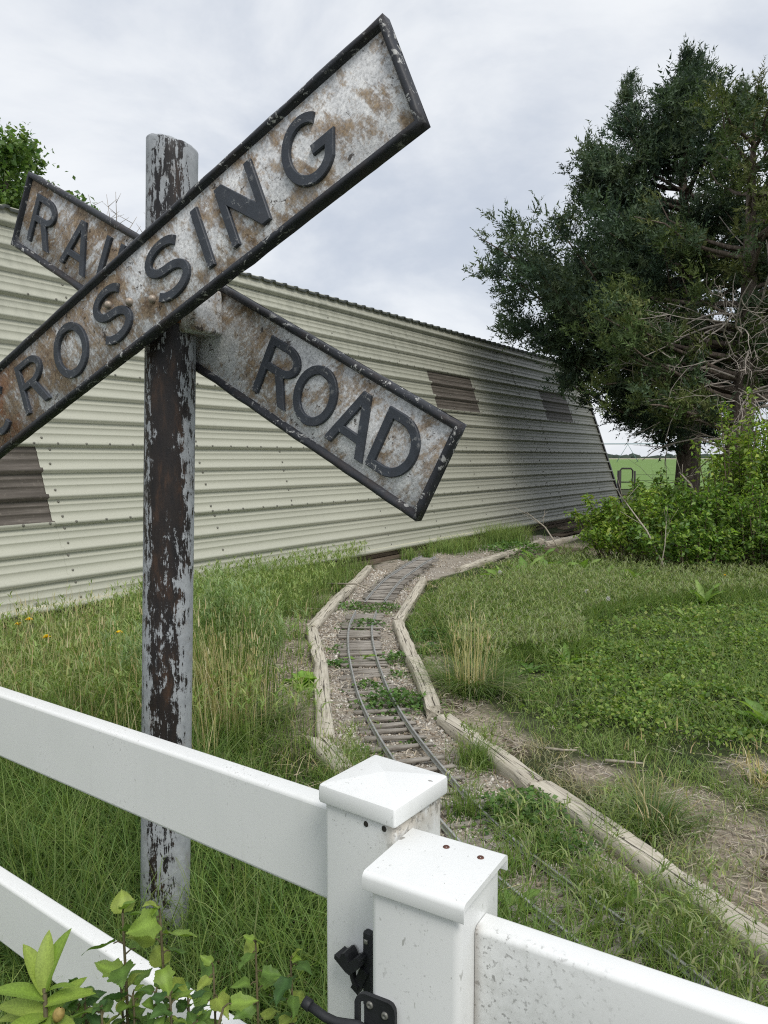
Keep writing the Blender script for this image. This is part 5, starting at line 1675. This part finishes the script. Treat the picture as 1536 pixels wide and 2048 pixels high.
CEDAR_BARK = bark('shaggy cedar bark')
DEADW = simple('bleached dead twig', (0.34, 0.30, 0.26), 0.9, 0.35, 12)
NEEDLE = leafy('cedar foliage', 0.22, 0.6, 0.2, 1.35)

def spray_template(k_twigs, n_leaf, L, seed):
    """a tuft of feathery cedar sprays about the origin, growing towards +x"""
    r = np.random.default_rng(seed)
    V, T = [], []
    for i in range(k_twigs):
        d = np.array([1.0, 0, 0.25]) + r.normal(size=3)*0.75
        d /= np.linalg.norm(d)
        ln = L*r.uniform(0.55, 1.15)
        st = r.normal(size=3)*L*0.22
        side = np.cross(d, r.normal(size=3)); side /= np.linalg.norm(side)
        for q in range(n_leaf):
            t = (q + 0.5)/n_leaf
            sg = 1 if q % 2 else -1
            b0 = st + d*ln*t + np.array([0, 0, -0.10*ln*t*t])
            dd = d*0.8 + side*sg*r.uniform(0.35, 0.9) + r.normal(size=3)*0.22
            dd /= np.linalg.norm(dd)
            lf = L*r.uniform(0.20, 0.36)*(1 - 0.4*t)
            wv = np.cross(dd, r.normal(size=3)); wv /= np.linalg.norm(wv)
            wv *= lf*0.20
            k = len(V)
            V += [b0 - wv, b0 + wv, b0 + dd*lf]
            T.append((k, k+1, k+2))
    return np.array(V), np.array(T)

def foliage(P, D, S, C, templates):
    """instances of tufts baked into one mesh: positions, outward directions, scale, colour"""
    Vs, Ts, Cs, n0 = [], [], [], 0
    which = rng.integers(len(templates), size=len(P))
    for w, (tv, tt) in enumerate(templates):
        m = np.where(which == w)[0]
        if len(m) == 0: continue
        x = D[m] / np.linalg.norm(D[m], axis=1)[:, None]
        ref = np.tile([0, 0, 1.0], (len(m), 1)) + rng.normal(size=(len(m), 3))*0.5
        y = np.cross(ref, x); y /= np.linalg.norm(y, axis=1)[:, None]
        z = np.cross(x, y)
        W = (tv[None, :, 0:1]*x[:, None] + tv[None, :, 1:2]*y[:, None] + tv[None, :, 2:3]*z[:, None])*S[m][:, None, None] + P[m][:, None]
        k = len(tv)
        Vs.append(W.reshape(-1, 3))
        Ts.append((tt[None] + (np.arange(len(m))*k)[:, None, None]).reshape(-1, 3) + n0)
        shade = rng.uniform(0.8, 1.2, (len(m), k//3, 1)).repeat(3, 1)
        Cs.append((C[m][:, None]*shade).reshape(-1, 3))
        n0 += len(m)*k
    return np_mesh('crown', np.concatenate(Vs), np.concatenate(Ts), None, np.concatenate(Cs))

def cedar(base, height, trunk_r, env, limbs, per, cols, label, lean=(0, 0), tops=1, zmin=0.15, sc=1.0, extra=(), seed=1, az_limit=None):
    global rng
    rng = np.random.default_rng(seed)
    root = empty('cedar_tree', base)
    tag(root, label, 'cedar tree')
    H = height
    tz = np.linspace(0, 1, 12)
    def axis(t): return np.array([lean[0]*t + 0.12*math.sin(5*t), lean[1]*t + 0.08*math.sin(4*t + 1), H*t*0.97])
    mb = MB()
    mb.tube([axis(t) for t in tz], trunk_r*np.maximum(0.06, (1 - tz)**0.9)*np.where(tz < 0.05, 1.35, 1), 12)
    obj('trunk', mb.mesh('trunk', True), CEDAR_BARK, root)
    limb_mb = MB()
    P, D, S, C = [], [], [], []
    specs = []
    for i in range(limbs):
        t = zmin + (0.97 - zmin)*(i + rng.random())/limbs
        az = rng.uniform(0, 2*np.pi) if az_limit is None else rng.uniform(*az_limit)
        specs.append((t, az, env(t, az)*rng.uniform(0.58, 1.12), 1.0))
    for zt, az, Rm in extra:
        for q in range(2):
            specs.append((zt/H + rng.normal()*0.012, az + rng.normal()*0.14, Rm*(1.0 - 0.14*q), 1.25))
    for t, az, Rm, dens in specs:
        z = H*t
        rise = 0.10 + 0.55*t + 0.15*rng.normal()
        a0 = axis(t*0.94)
        a0[2] = max(0.25, z - Rm*rise*0.75)
        pts = []
        for u in np.linspace(0, 1, 6):
            pts.append(a0 + np.array([math.cos(az)*Rm*u, math.sin(az)*Rm*u, Rm*rise*(0.35*u + 0.65*u*u)]) + rng.normal(size=3)*0.05*u)
        pts = np.array(pts)
        limb_mb.tube(pts, np.linspace(0.020 + 0.018*Rm, 0.006, 6), 5, None, False)
        n = max(4, int(per*dens*Rm*(0.6 + 0.4*rng.random())))
        for q in range(n):
            u = rng.uniform(0.30 if t < 0.8 else 0.1, 1.04)**0.8
            f = u*5; k = min(int(f), 4)
            p = pts[k] + (pts[k+1] - pts[k])*(f - k)
            spread = 0.14*Rm*(0.35 + u) * (1.1 - 0.55*u)
            side = float(np.clip(rng.normal(), -1.7, 1.7))*spread*1.5
            p = p + np.array([-math.sin(az)*side, math.cos(az)*side, float(np.clip(rng.normal(), -1.8, 1.8))*spread*0.34])
            d = np.array([math.cos(az), math.sin(az), 0.35 + 0.5*t]) + rng.normal(size=3)*0.45
            P.append(p); D.append(d); S.append(sc*rng.uniform(0.7, 1.25)); C.append(cols[rng.integers(len(cols))])
    # leaders at the top
    for j in range(tops):
        ox = np.array([rng.normal()*0.45*(tops > 1), rng.normal()*0.3*(tops > 1), 0])
        tp = axis(0.93) + ox
        for q in range(46):
            u = rng.random()
            p = tp + np.array([rng.normal()*0.32*(1 - u), rng.normal()*0.32*(1 - u), (u - 0.35)*H*0.13])
            P.append(p); D.append(np.array([rng.normal()*0.5, rng.normal()*0.5, 1.0])); S.append(sc*rng.uniform(0.45, 0.85)*(1.1 - 0.5*u)); C.append(cols[rng.integers(len(cols))])
    obj('limbs', limb_mb.mesh('limbs'), CEDAR_BARK, root)
    P = np.array(P); D = np.array(D); S = np.array(S); C = np.array(C)*rng.uniform(0.75, 1.25, (len(P), 1))
    obj('crown', foliage(P, D, S, C, TEMPL), NEEDLE, root)
    return root

TEMPL = [spray_template(11, 9, 0.36, s) for s in range(6)]
BLUE = [(0.046, 0.074, 0.046), (0.060, 0.090, 0.050), (0.034, 0.056, 0.038), (0.078, 0.104, 0.056)]
OLIVE = [(0.066, 0.098, 0.034), (0.085, 0.112, 0.036), (0.052, 0.080, 0.030), (0.10, 0.115, 0.042)]

def env_a(t, az):
    r = np.interp(t, [0.0, 0.17, 0.26, 0.36, 0.46, 0.56, 0.66, 0.76, 0.86, 0.95, 1.0], [0.6, 1.1, 1.7, 2.8, 3.3, 3.2, 2.6, 1.85, 1.2, 0.65, 0.25])
    return r * (0.92 + 0.10*math.sin(3*az + 7*t) + 0.06*math.sin(11*t))
cedar((5.9, 14.6, 0), 8.9, 0.26, env_a, 120, 11.5, BLUE, 'tall dark blue-green cedar reaching over the far end of the barn', lean=(-0.25, 0), tops=3, zmin=0.21, sc=0.98, seed=21,
      extra=[(5.05, 3.14, 4.0), (4.35, 3.25, 3.85), (3.6, 3.1, 3.5), (3.0, 3.2, 2.6), (5.7, 3.0, 2.35), (6.3, 3.2, 1.9), (6.9, 3.1, 1.8), (7.6, 3.2, 1.15), (4.7, 3.7, 3.4), (4.0, 3.6, 3.2), (5.4, 3.8, 2.4), (3.3, 4.0, 2.7)])

def env_b(t, az):
    r = np.interp(t, [0.0, 0.2, 0.34, 0.5, 0.65, 0.8, 0.92, 1.0], [1.2, 1.7, 2.7, 3.0, 2.2, 1.6, 0.9, 0.3])
    if t < 0.60 and 3.85 < az % 6.283 < 5.7: r = 0.35            # the side towards the yard has died back
    return r * (0.9 + 0.14*math.sin(2*az + 9*t))
tb = cedar((5.35, 11.7, 0), 7.2, 0.25, env_b, 66, 7.2, OLIVE + BLUE[1:2], 'olive green cedar with a shaggy trunk and bare grey dead branches', lean=(0.35, 0), tops=2, zmin=0.30, sc=0.80, seed=33,
      extra=[(3.5, 3.2, 2.4), (2.9, 3.35, 2.1), (2.4, 3.2, 1.5)])

def dead_branches(root, H, n, seed, r0, z0, z1, az=(2.2, 5.2)):
    r = np.random.default_rng(seed)
    for i in range(n):
        z = r.uniform(z0, z1); a = r.uniform(*az); L = r.uniform(0.7, 2.2)
        p = np.array([0.1*math.cos(a) + 0.35*z/8.3, 0.1*math.sin(a), z])
        d = np.array([math.cos(a), math.sin(a), r.uniform(-0.25, 0.35)])
        mb = MB()
        def grow(p, d, L, rad, depth):
            pts = [p]
            m = 6
            dd = d.copy()
            for q in range(m):
                dd = dd + r.normal(size=3)*0.22 + np.array([0, 0, -0.05 + 0.06*q/m])
                dd /= np.linalg.norm(dd)
                pts.append(pts[-1] + dd*L/m)
            mb.tube(pts, np.linspace(rad, rad*0.3, m + 1), 5, None, False)
            if depth:
                for q in range(r.integers(2, 5)):
                    k = r.integers(2, m)
                    grow(pts[k], dd + r.normal(size=3)*0.7, L*r.uniform(0.25, 0.5), rad*0.45, depth - 1)
        grow(p, d, L, r0*r.uniform(0.5, 1.2), 2)
        obj('dead_branch', mb.mesh('dead_branch', True), DEADW, root)
dead_branches(tb, 8.3, 54, 6, 0.019, 1.5, 3.7, (2.6, 5.9))

tc = cedar((6.9, 12.4, 0), 7.4, 0.24, lambda t, az: env_b(t, az)*1.05, 46, 5.6, OLIVE + BLUE[:1], 'right-hand cedar cut off by the picture edge', lean=(0.3, 0), tops=2, zmin=0.42, sc=0.85)
dead_branches(tc, 7.4, 22, 8, 0.020, 1.6, 4.0, (2.0, 4.6))
# dark second stem behind, seen below the crown
for bx, by, hh, lab in ((6.1, 15.3, 3.6, 'slender dark trunk just behind the cedars'), ):
    mb = MB(); mb.tube([(0, 0, -0.1), (0.08, 0, 1.2), (-0.1, 0.05, 2.4), (0.1, 0, hh)], [0.16, 0.13, 0.11, 0.07], 9)
    o = obj('tree_trunk', mb.mesh('tree_trunk', True), CEDAR_BARK, None, (bx, by, 0)); tag(o, lab, 'tree trunk')

def leafy_tree(base, H, R0, label, n, cols, size, name='broadleaf_tree', zlo=0.35, seed=3):
    r = np.random.default_rng(seed)
    root = empty(name, base)
    tag(root, label, 'tree')
    mb = MB()
    mb.tube([(0, 0, 0), (0.1, 0, H*.3), (0.0, 0.1, H*.6), (0.1, 0, H*.92)], [0.25, 0.2, 0.12, 0.03], 9)
    obj('trunk', mb.mesh('trunk', True), CEDAR_BARK, root)
    lb = MB()
    P = []
    for i in range(46):
        t = r.uniform(zlo, 0.97); a = r.uniform(0, 6.28)
        L = R0*math.sin(math.pi*min(1, (t - zlo)/(1 - zlo)*0.85 + 0.12))*r.uniform(0.6, 1.15) + 0.3
        p0 = np.array([0, 0, H*t*0.85]); e = np.array([math.cos(a)*L, math.sin(a)*L, H*t + 0.2*L - 0.3])
        mid = (p0 + e)/2 + np.array([0, 0, 0.15*L])
        lb.tube([p0, mid, e], [0.05, 0.03, 0.01], 5, None, False)
        for q in range(5):
            c = p0*(1 - (u := r.uniform(0.5, 1.05))) + e*u + r.normal(size=3)*0.22
            k = int(n/230)
            P.append(c + r.normal(size=(k, 3))*r.uniform(0.16, 0.34))
    obj('limbs', lb.mesh('limbs'), CEDAR_BARK, root)
    P = np.concatenate(P); k = len(P)
    V, T, C = leaf_quads(P, np.full(k, size), tint(k, cols, 0.3), 0.4, 0.7, 0.3)
    obj('crown', np_mesh('crown', V, T, None, C), LEAF, root)

rng = np.random.default_rng(77)
leafy_tree((-10.9, 22, 0), 11.0, 1.9, 'broadleaf tree showing above the barn roof at left', 34000, [(0.095, 0.150, 0.046), (0.12, 0.18, 0.052), (0.07, 0.12, 0.04)], 0.16, seed=4)

def bare_tree(base, H, label):
    root = empty('bare_sapling', base); tag(root, label, 'sapling')
    r = np.random.default_rng(12)
    mb = MB()
    mb.tube([(0, 0, 0), (0.2, 0, H*.5), (0, 0, H*.8)], [0.12, 0.07, 0.03], 7)
    obj('trunk', mb.mesh('trunk'), DEADW, root)
    mb = MB()
    for i in range(9):
        z = H*r.uniform(.72, .8); d = np.array([r.normal()*0.5, r.normal()*0.3, 1.0])
        L = H*r.uniform(.12, .22)
        p = np.array([r.normal()*0.15, 0, z])
        pts = [p, p + d*L*.5 + r.normal(size=3)*.08, p + d*L]
        mb.tube(pts, [0.03, 0.02, 0.008], 5)
        for q in range(3):
            b = pts[1]*(1 - q/3) + pts[2]*(q/3)
            mb.tube([b, b + np.array([r.normal()*.4, r.normal()*.2, .3])*1.2], [0.014, 0.005], 4)
    obj('twigs', mb.mesh('twigs'), DEADW, root)
bare_tree((-10.9, 30.5, 0), 12.2, 'bare twiggy sapling top poking over the barn beside the sign')

# ------------------------------------------------------------------ shrubs under the cedars
SHRUB = leafy('shrub leaf', 0.45, 0.42, 0.4, 1.65)
STEMW = simple('shrub stem', (0.16, 0.125, 0.085), 0.85, 0.3, 20)
def shrub(base, w, d, h, n_stem, n_leaf, label, size=0.066, cols=None, seed=1, spiky=0.35, zl=0.06):
    r = np.random.default_rng(seed)
    root = empty('shrub', (base[0], base[1], 0)); tag(root, label, 'shrub', 'young leafy shrubs under the cedars')
    cols = cols or [(0.130, 0.200, 0.036), (0.175, 0.240, 0.042), (0.095, 0.155, 0.034), (0.20, 0.25, 0.05)]
    sm = MB(); P = []
    for i in range(n_stem):
        a = r.uniform(0, 6.28); q = math.sqrt(r.random())
        bx, by = math.cos(a)*w*0.22*q, math.sin(a)*d*0.22*q
        ex, ey = math.cos(a)*w*0.5*q*r.uniform(.7, 1.15), math.sin(a)*d*0.5*q*r.uniform(.7, 1.15)
        ez = h*(1 - 0.42*q*q)*r.uniform(0.68, 1.08)
        pts = [np.array([bx, by, -0.02]), np.array([bx*.6 + ex*.4, by*.6 + ey*.4, ez*.5]), np.array([ex*.85, ey*.85, ez*.85]), np.array([ex, ey, ez*(1 + 0.1*spiky)])]
        sm.tube(pts, [0.014, 0.010, 0.006, 0.003], 5, None, False)
        k = max(6, int(n_leaf/n_stem))
        u = r.uniform(0.16, 1.0, k)**0.75*3
        ii = np.minimum(u.astype(int), 2); f = (u - ii)[:, None]
        pp = np.array(pts)
        c = pp[ii]*(1 - f) + pp[ii + 1]*f
        sp = (0.30 - 0.07*u)[:, None]*np.array([w, d, h*0.45])/2.2
        P.append(c + r.normal(size=(k, 3))*sp*0.5)
    obj('stems', sm.mesh('stems'), STEMW, root)
    P = np.concatenate(P); P = P[P[:, 2] > zl]
    k = len(P)
    V, T, C = leaf_quads(P, np.full(k, size), tint(k, cols, 0.45), 0.35, 0.5, 0.5)
    obj('leaves', np_mesh('leaves', V, T, None, C), SHRUB, root)

DK = [(0.085, 0.150, 0.032), (0.125, 0.195, 0.038), (0.065, 0.115, 0.030), (0.17, 0.24, 0.045)]
shrub((3.3, 10.1), 1.7, 1.3, 1.0, 44, 6000, 'low bright shrub nearest the barn corner', seed=11)
shrub((4.15, 11.2), 1.4, 1.2, 1.2, 36, 4200, 'darker shrub in front of the cedar trunk', seed=12, cols=DK)
shrub((4.0, 9.5), 1.8, 1.1, 1.1, 44, 6400, 'broad shrub over the shaded dirt in the middle', seed=13, cols=DK + [(0.12, 0.2, 0.04)])
shrub((4.75, 9.9), 1.4, 1.2, 2.05, 40, 5600, 'tallest yellow-green shrub before the shaggy cedar trunk', seed=14, spiky=1.2)
shrub((4.6, 9.0), 1.5, 0.9, 1.15, 36, 4600, 'front shrub with slender stems at the right', seed=15, cols=DK + [(0.12, 0.2, 0.04)], size=0.05)
shrub((3.75, 8.95), 1.3, 0.8, 0.75, 30, 3400, 'low dark shrub spreading forward over the grass edge', seed=21, cols=DK)
shrub((5.0, 8.6), 1.4, 0.8, 1.0, 30, 3400, 'low front shrub at the right picture edge', seed=22, cols=DK)
shrub((5.6, 9.6), 1.5, 1.2, 2.1, 36, 4600, 'tall shrub at the right picture edge', seed=16, spiky=1.0)
shrub((5.2, 11.2), 1.8, 1.2, 1.5, 30, 3200, 'shaded shrub at the foot of the right cedars', seed=17, cols=DK)
def bare_stick(p0, p1, label, r=0.013):
    p0, p1 = np.array(p0), np.array(p1)
    mb = MB()
    m = (p0 + p1)/2 + np.array([0.03, 0, 0.06])
    mb.tube([p0, m, p1], [r, r*.8, r*.4], 6)
    for q in range(4):
        b = m + (p1 - m)*rng.uniform(0.1, .9)
        mb.tube([b, b + np.array([rng.normal()*.18, rng.normal()*.1, rng.uniform(.1, .3)])], [r*.35, r*.12], 4)
    o = obj('dead_stick', mb.mesh('dead_stick', True), BARKG); tag(o, label, 'stick')
bare_stick((3.38, 8.75, 0.0), (2.95, 9.4, 1.0), 'long pale dead stick leaning in front of the shrubs')
bare_stick((2.75, 11.6, 0.0), (2.35, 12.3, 0.55), 'forked bare twig standing near the barn foot', 0.014)
bare_stick((3.15, 8.55, 0.0), (3.25, 8.6, 0.75), 'thin curved bare twig in front of the middle shrub', 0.007)
bare_stick((4.28, 10.2, 0.8), (4.05, 10.3, 1.25), 'short white broken branch among the shrub tops', 0.018)

# ------------------------------------------------------------------ pipe gate and wire fence by the field
PIPE = simple('dark pipe', (0.035, 0.03, 0.028), 0.6, 0.3, 10)
def far_gate():
    root = empty('pipe_gate', (8.15, 26, 0)); tag(root, 'dark pipe gate post with a rounded frame at the field edge', 'gate')
    mb = MB(); mb.tube([(0, 0, -0.1), (0, 0, 1.0)], 0.07, 9); obj('post', mb.mesh('post'), PIPE, root)
    mb = MB(); mb.tube([(0.03, 0, 0.45), (0.03, 0, 1.0), (0.08, 0, 1.07), (0.40, 0, 1.07), (0.46, 0, 1.0), (0.46, 0, -0.05)], 0.032, 8); obj('frame', mb.mesh('frame'), PIPE, root)
    mb = MB(); mb.tube([(0.03, 0, 0.60), (0.46, 0, 0.60)], 0.022, 7); obj('crossbar', mb.mesh('crossbar'), PIPE, root)
    mb = MB(); mb.tube([(0.03, 0, 0.15), (0.46, 0, 0.15)], 0.022, 7); obj('crossbar', mb.mesh('crossbar'), PIPE, root)
    mb = MB(); mb.tube([(-0.28, 0, -0.1), (-0.28, 0, 0.55)], 0.06, 8); obj('post', mb.mesh('post'), PIPE, root)
    root = empty('wire_fence', (8.75, 26.2, 0)); tag(root, 'low wire fence running right from the pipe gate', 'fence')
    for i in range(6):
        mb = MB(); mb.tube([(0, 0, -0.1), (0, 0, 0.98)], 0.035, 7); obj('post', mb.mesh('post'), PIPE, root, (i*2.6, 0, 0))
    for z in (0.25, 0.45, 0.65, 0.85):
        mb = MB(); mb.tube([(0, 0, z), (6.5, 0, z - 0.03), (13, 0, z)], 0.006, 4); obj('wire', mb.mesh('wire'), PIPE, root)
    root = empty('irrigation_boom', (60, 210, 0)); tag(root, 'thin irrigation boom standing far out in the field', 'irrigation boom')
    teal = simple('galvanised teal', (0.20, 0.30, 0.32), 0.5, 0.1)
    mb = MB(); mb.tube([(-8, 0, 5.2), (30, 0, 5.3), (75, 0, 5.2)], 0.16, 6); obj('pipe', mb.mesh('pipe'), teal, root)
    for x in (8, 50):
        mb = MB(); mb.tube([(x - 3, 0, 0.2), (x, 0, 5.1), (x + 3, 0, 0.2)], 0.10, 5); obj('tower', mb.mesh('tower'), teal, root)
far_gate()

# ------------------------------------------------------------------ plants this side of the fence
def lobed_leaf(name, col, lob=0.3, seed=0, n=30):
    """serrated heart-shaped leaf growing along +x, unit length"""
    r = np.random.default_rng(seed)
    pts = []
    tk = [0, .03, .10, .22, .34, .42, .52, .62, .75, .88, 1]
    wk = [[0, .16, .34, .43, .42, .38, .32, .255, .165, .075, 0], [0, .16, .31, .37, .47, .30, .27, .25, .19, .09, 0]][1 if lob > 0.22 else 0]
    for i in range(n + 1):
        t = i/n                       # 0 base .. 1 tip
        w = float(np.interp(t, tk, wk)) + (0.020 if i % 2 else -0.016)*(0.12 < t < 0.97)
        pts.append((t - 0.13*math.exp(-((t - 0.08)/0.07)**2)*(t > 0), max(w, 0.0)))
    pts[0] = (0.0, 0.0); pts[-1] = (1.0, 0.0)
    V, C, F = [], [], []
    c = np.array(col)
    for x, w in pts:
        dz = -0.22*x*x + 0.05*math.sin(x*7 + seed)
        V += [(x, -w, dz + 0.22*w + 0.03*math.sin(11*x)), (x, -w*0.5, dz + 0.08*w - 0.008), (x, 0, dz), (x, w*0.5, dz + 0.08*w - 0.008), (x, w, dz + 0.22*w - 0.03*math.sin(9*x))]
        C += [c*r.uniform(.9, 1.1), c, c*1.4, c, c*r.uniform(.9, 1.1)]
    Q = []
    for i in range(n):
        a = i*5
        for q in range(4): Q.append((a+q, a+q+1, a+q+6, a+q+5))
    me = np_mesh(name, np.array(V), None, np.array(Q), np.array(C), True)
    return me

MUL = [lobed_leaf('leaf', c, l, s) for s, (c, l) in enumerate([((0.145, 0.235, 0.045), 0.1), ((0.19, 0.28, 0.05), 0.25), ((0.11, 0.19, 0.04), 0.35), ((0.24, 0.30, 0.06), 0.2)])]
DARKL = [lobed_leaf('leaf', c, l, s + 9) for s, (c, l) in enumerate([((0.055, 0.115, 0.035), 0.4), ((0.075, 0.145, 0.038), 0.35), ((0.09, 0.165, 0.04), 0.2)])]
PEO = [long_leaf('leaf', 1.0, 0.33, 0.0, 0.7, 0.35, 0, c, 11) for c in ((0.20, 0.285, 0.045), (0.165, 0.25, 0.04), (0.235, 0.305, 0.06))]
STEMR = simple('reddish stem', (0.10, 0.085, 0.04), 0.6, 0.3, 60)
LEAF_S = leafy('garden leaf', 0.36, 0.5, 0.35, 1.15)

def stem_plant(pts, label, shapes, leaves, cat='shrub', name='leafy_shoot', r=0.0026, group=None):
    """pts: stem polyline in world; leaves: list (t along stem, azimuth, elevation, size)"""
    pts = np.array(pts)
    root = empty(name, pts[0]); tag(root, label, cat, group)
    loc = pts - pts[0]
    mb = MB(); mb.tube(loc, np.linspace(r*1.4, r*0.6, len(loc)), 7)
    obj('stem', mb.mesh('stem', True), STEMR, root)
    seg = np.concatenate([[0], np.cumsum(np.linalg.norm(np.diff(loc, axis=0), axis=1))]); seg /= seg[-1]
    for t, az, el, s in leaves:
        p = np.array([np.interp(t, seg, loc[:, q]) for q in range(3)])
        d = np.array([math.cos(az)*math.cos(el), math.sin(az)*math.cos(el), math.sin(el)])
        pet = p + d*s*0.35
        mb = MB(); mb.tube([p, p + d*s*0.2 + np.array([0, 0, .003]), pet], [r*.5, r*.4, r*.35], 5, None, False)
        lf = obj('leaf', shapes[rng.integers(len(shapes))], LEAF_S, root, pet, (rng.normal()*0.35, -el*0.6 + rng.normal()*0.2, az + rng.normal()*0.2))
        lf.scale = (s, s*rng.uniform(.85, 1.1), s)
        obj('petiole', mb.mesh('petiole'), STEMR, lf).matrix_parent_inverse = lf.matrix_basis.inverted()

def rl(n, t0, s, el=(-0.1, 0.7), top=True):
    out = []
    for i in range(n):
        out.append((t0 + (1 - t0)*(i + .3)/n, i*2.4 + rng.normal()*0.4, rng.uniform(*el), s*rng.uniform(0.75, 1.2)))
    if top: out += [(1.0, rng.uniform(0, 6), 1.0, s*0.6), (1.0, rng.uniform(0, 6), 0.8, s*0.5)]
    return out

stem_plant([(-0.352, 1.0, 0.0), (-0.358, 1.0, 0.40), (-0.357, 0.99, 0.70), (-0.360, 0.99, 0.825)], 'left upright shoot with toothed leaves rising above the lower rail', MUL, rl(7, 0.86, 0.040))
stem_plant([(-0.300, 1.02, 0.0), (-0.305, 1.01, 0.40), (-0.307, 1.0, 0.70), (-0.309, 0.99, 0.83)], 'right upright shoot with toothed leaves before the pole base', MUL, rl(8, 0.86, 0.040))
stem_plant([(-0.20, 1.19, 0.0), (-0.205, 1.17, 0.40), (-0.206, 1.15, 0.672)], 'leafy shoot in the gap right of the lower rail', MUL, rl(8, 0.78, 0.036))
stem_plant([(-0.14, 1.2, 0.0), (-0.146, 1.17, 0.40), (-0.150, 1.15, 0.645)], 'leafy shoot nearest the fence post', MUL + DARKL, rl(9, 0.78, 0.035))
stem_plant([(-0.27, 1.16, 0.0), (-0.27, 1.15, 0.40), (-0.272, 1.14, 0.64)], 'pale leafy shoot just behind the lower rail', MUL, rl(8, 0.78, 0.036))
stem_plant([(-0.232, 0.93, 0.5), (-0.225, 0.94, 0.68), (-0.213, 0.945, 0.722)], 'small twig sprig with one young leaf over the lower rail', MUL, [(0.8, 2.6, 0.5, 0.03), (1.0, 0.3, 0.2, 0.034)])
k = 0
for x, y, zt, lab in [(-0.42, 1.0, 0.69, 'dark lobed bush shoot beside the peony'), (-0.385, 0.97, 0.700, 'dark lobed bush shoot second from the peony'), (-0.345, 0.98, 0.715, 'lobed bush shoot under the left upright stem'), (-0.31, 0.97, 0.725, 'lobed bush shoot under the right upright stem'),
                      (-0.285, 0.95, 0.735, 'dark glossy bush shoot in front of the lower rail'), (-0.275, 1.0, 0.70, 'bush shoot tight against the lower rail'), (-0.33, 0.93, 0.69, 'nearest bush shoot at the bottom of the picture'), (-0.40, 0.94, 0.68, 'low bush shoot at the bottom right of the peony'), (-0.365, 0.99, 0.725, 'bush shoot between the two upright stems'), (-0.30, 0.93, 0.70, 'low bush shoot beneath the twig sprig'), (-0.255, 0.97, 0.685, 'outermost bush shoot at the lower right of the bush'), (-0.44, 1.02, 0.70, 'bush shoot behind the peony bud')]:
    stem_plant([(x + .02, y, 0.0), (x + .01, y, 0.4), (x, y, zt)], lab, DARKL + MUL[:1] if k % 2 else DARKL + MUL, rl(18, 0.80, 0.028, (-0.3, 0.9)), group='bush shoots in front of the lower rail')
    k += 1
# peony with an upright whorl of leaves and a bud
root = empty('peony', (-0.452, 0.95, 0)); tag(root, 'yellow-green peony with a round bud at the bottom left corner', 'peony')
mb = MB(); mb.tube([(0, 0, 0), (0.004, 0, 0.4), (0, 0, 0.745)], [0.005, 0.004, 0.003], 8); obj('stem', mb.mesh('stem', True), STEMR, root)
for az, el, s, z in [(2.5, 1.05, .085, .738), (1.9, 1.3, .085, .742), (1.2, 1.25, .090, .742), (3.3, .55, .085, .73), (0.1, .55, .05, .738), (0.3, .30, .075, .722), (2.9, .1, .10, .70), (5.4, .2, .10, .69), (3.9, .1, .11, .695), (4.7, .15, .11, .69), (0.9, .7, .08, .70), (5.9, .0, .10, .675), (3.4, -.1, .11, .67), (2.2, .2, .10, .67), (4.2, .4, .09, .705), (5.0, .5, .085, .70), (5.8, .45, .08, .70), (3.0, .35, .09, .705), (4.6, .0, .11, .66), (0.4, .1, .10, .67)]:
    o = obj('leaf', PEO[rng.integers(3)], LEAF_S, root, (0, 0, z), (rng.normal()*.25, -el, az)); o.scale = (s*.86, s*.86, s*.86)
mb = MB()
a = np.linspace(0, 2*np.pi, 12, endpoint=False)
pr = [(0.001, 0.0), (0.006, 0.003), (0.0078, 0.009), (0.0065, 0.015), (0.001, 0.0195)]
V = np.concatenate([np.column_stack([r_*np.cos(a), r_*np.sin(a), np.full(12, z)]) for r_, z in pr])
j = np.arange(12); j2 = (j+1) % 12
mb.add(V, None, np.concatenate([np.stack([q*12+j, q*12+j2, (q+1)*12+j2, (q+1)*12+j], 1) for q in range(4)]))
obj('bud', mb.mesh('bud', True), simple('peony bud', (0.30, 0.22, 0.07), 0.5, 0.3, 200), root, (0.024, -0.02, 0.715), (0, 0.3, 0))
mb = MB(); mb.tube([(0.002, 0, 0.66), (0.015, -0.012, 0.69), (0.024, -0.02, 0.716)], 0.0022, 6); obj('bud_stem', mb.mesh('bud_stem', True), STEMR, root)
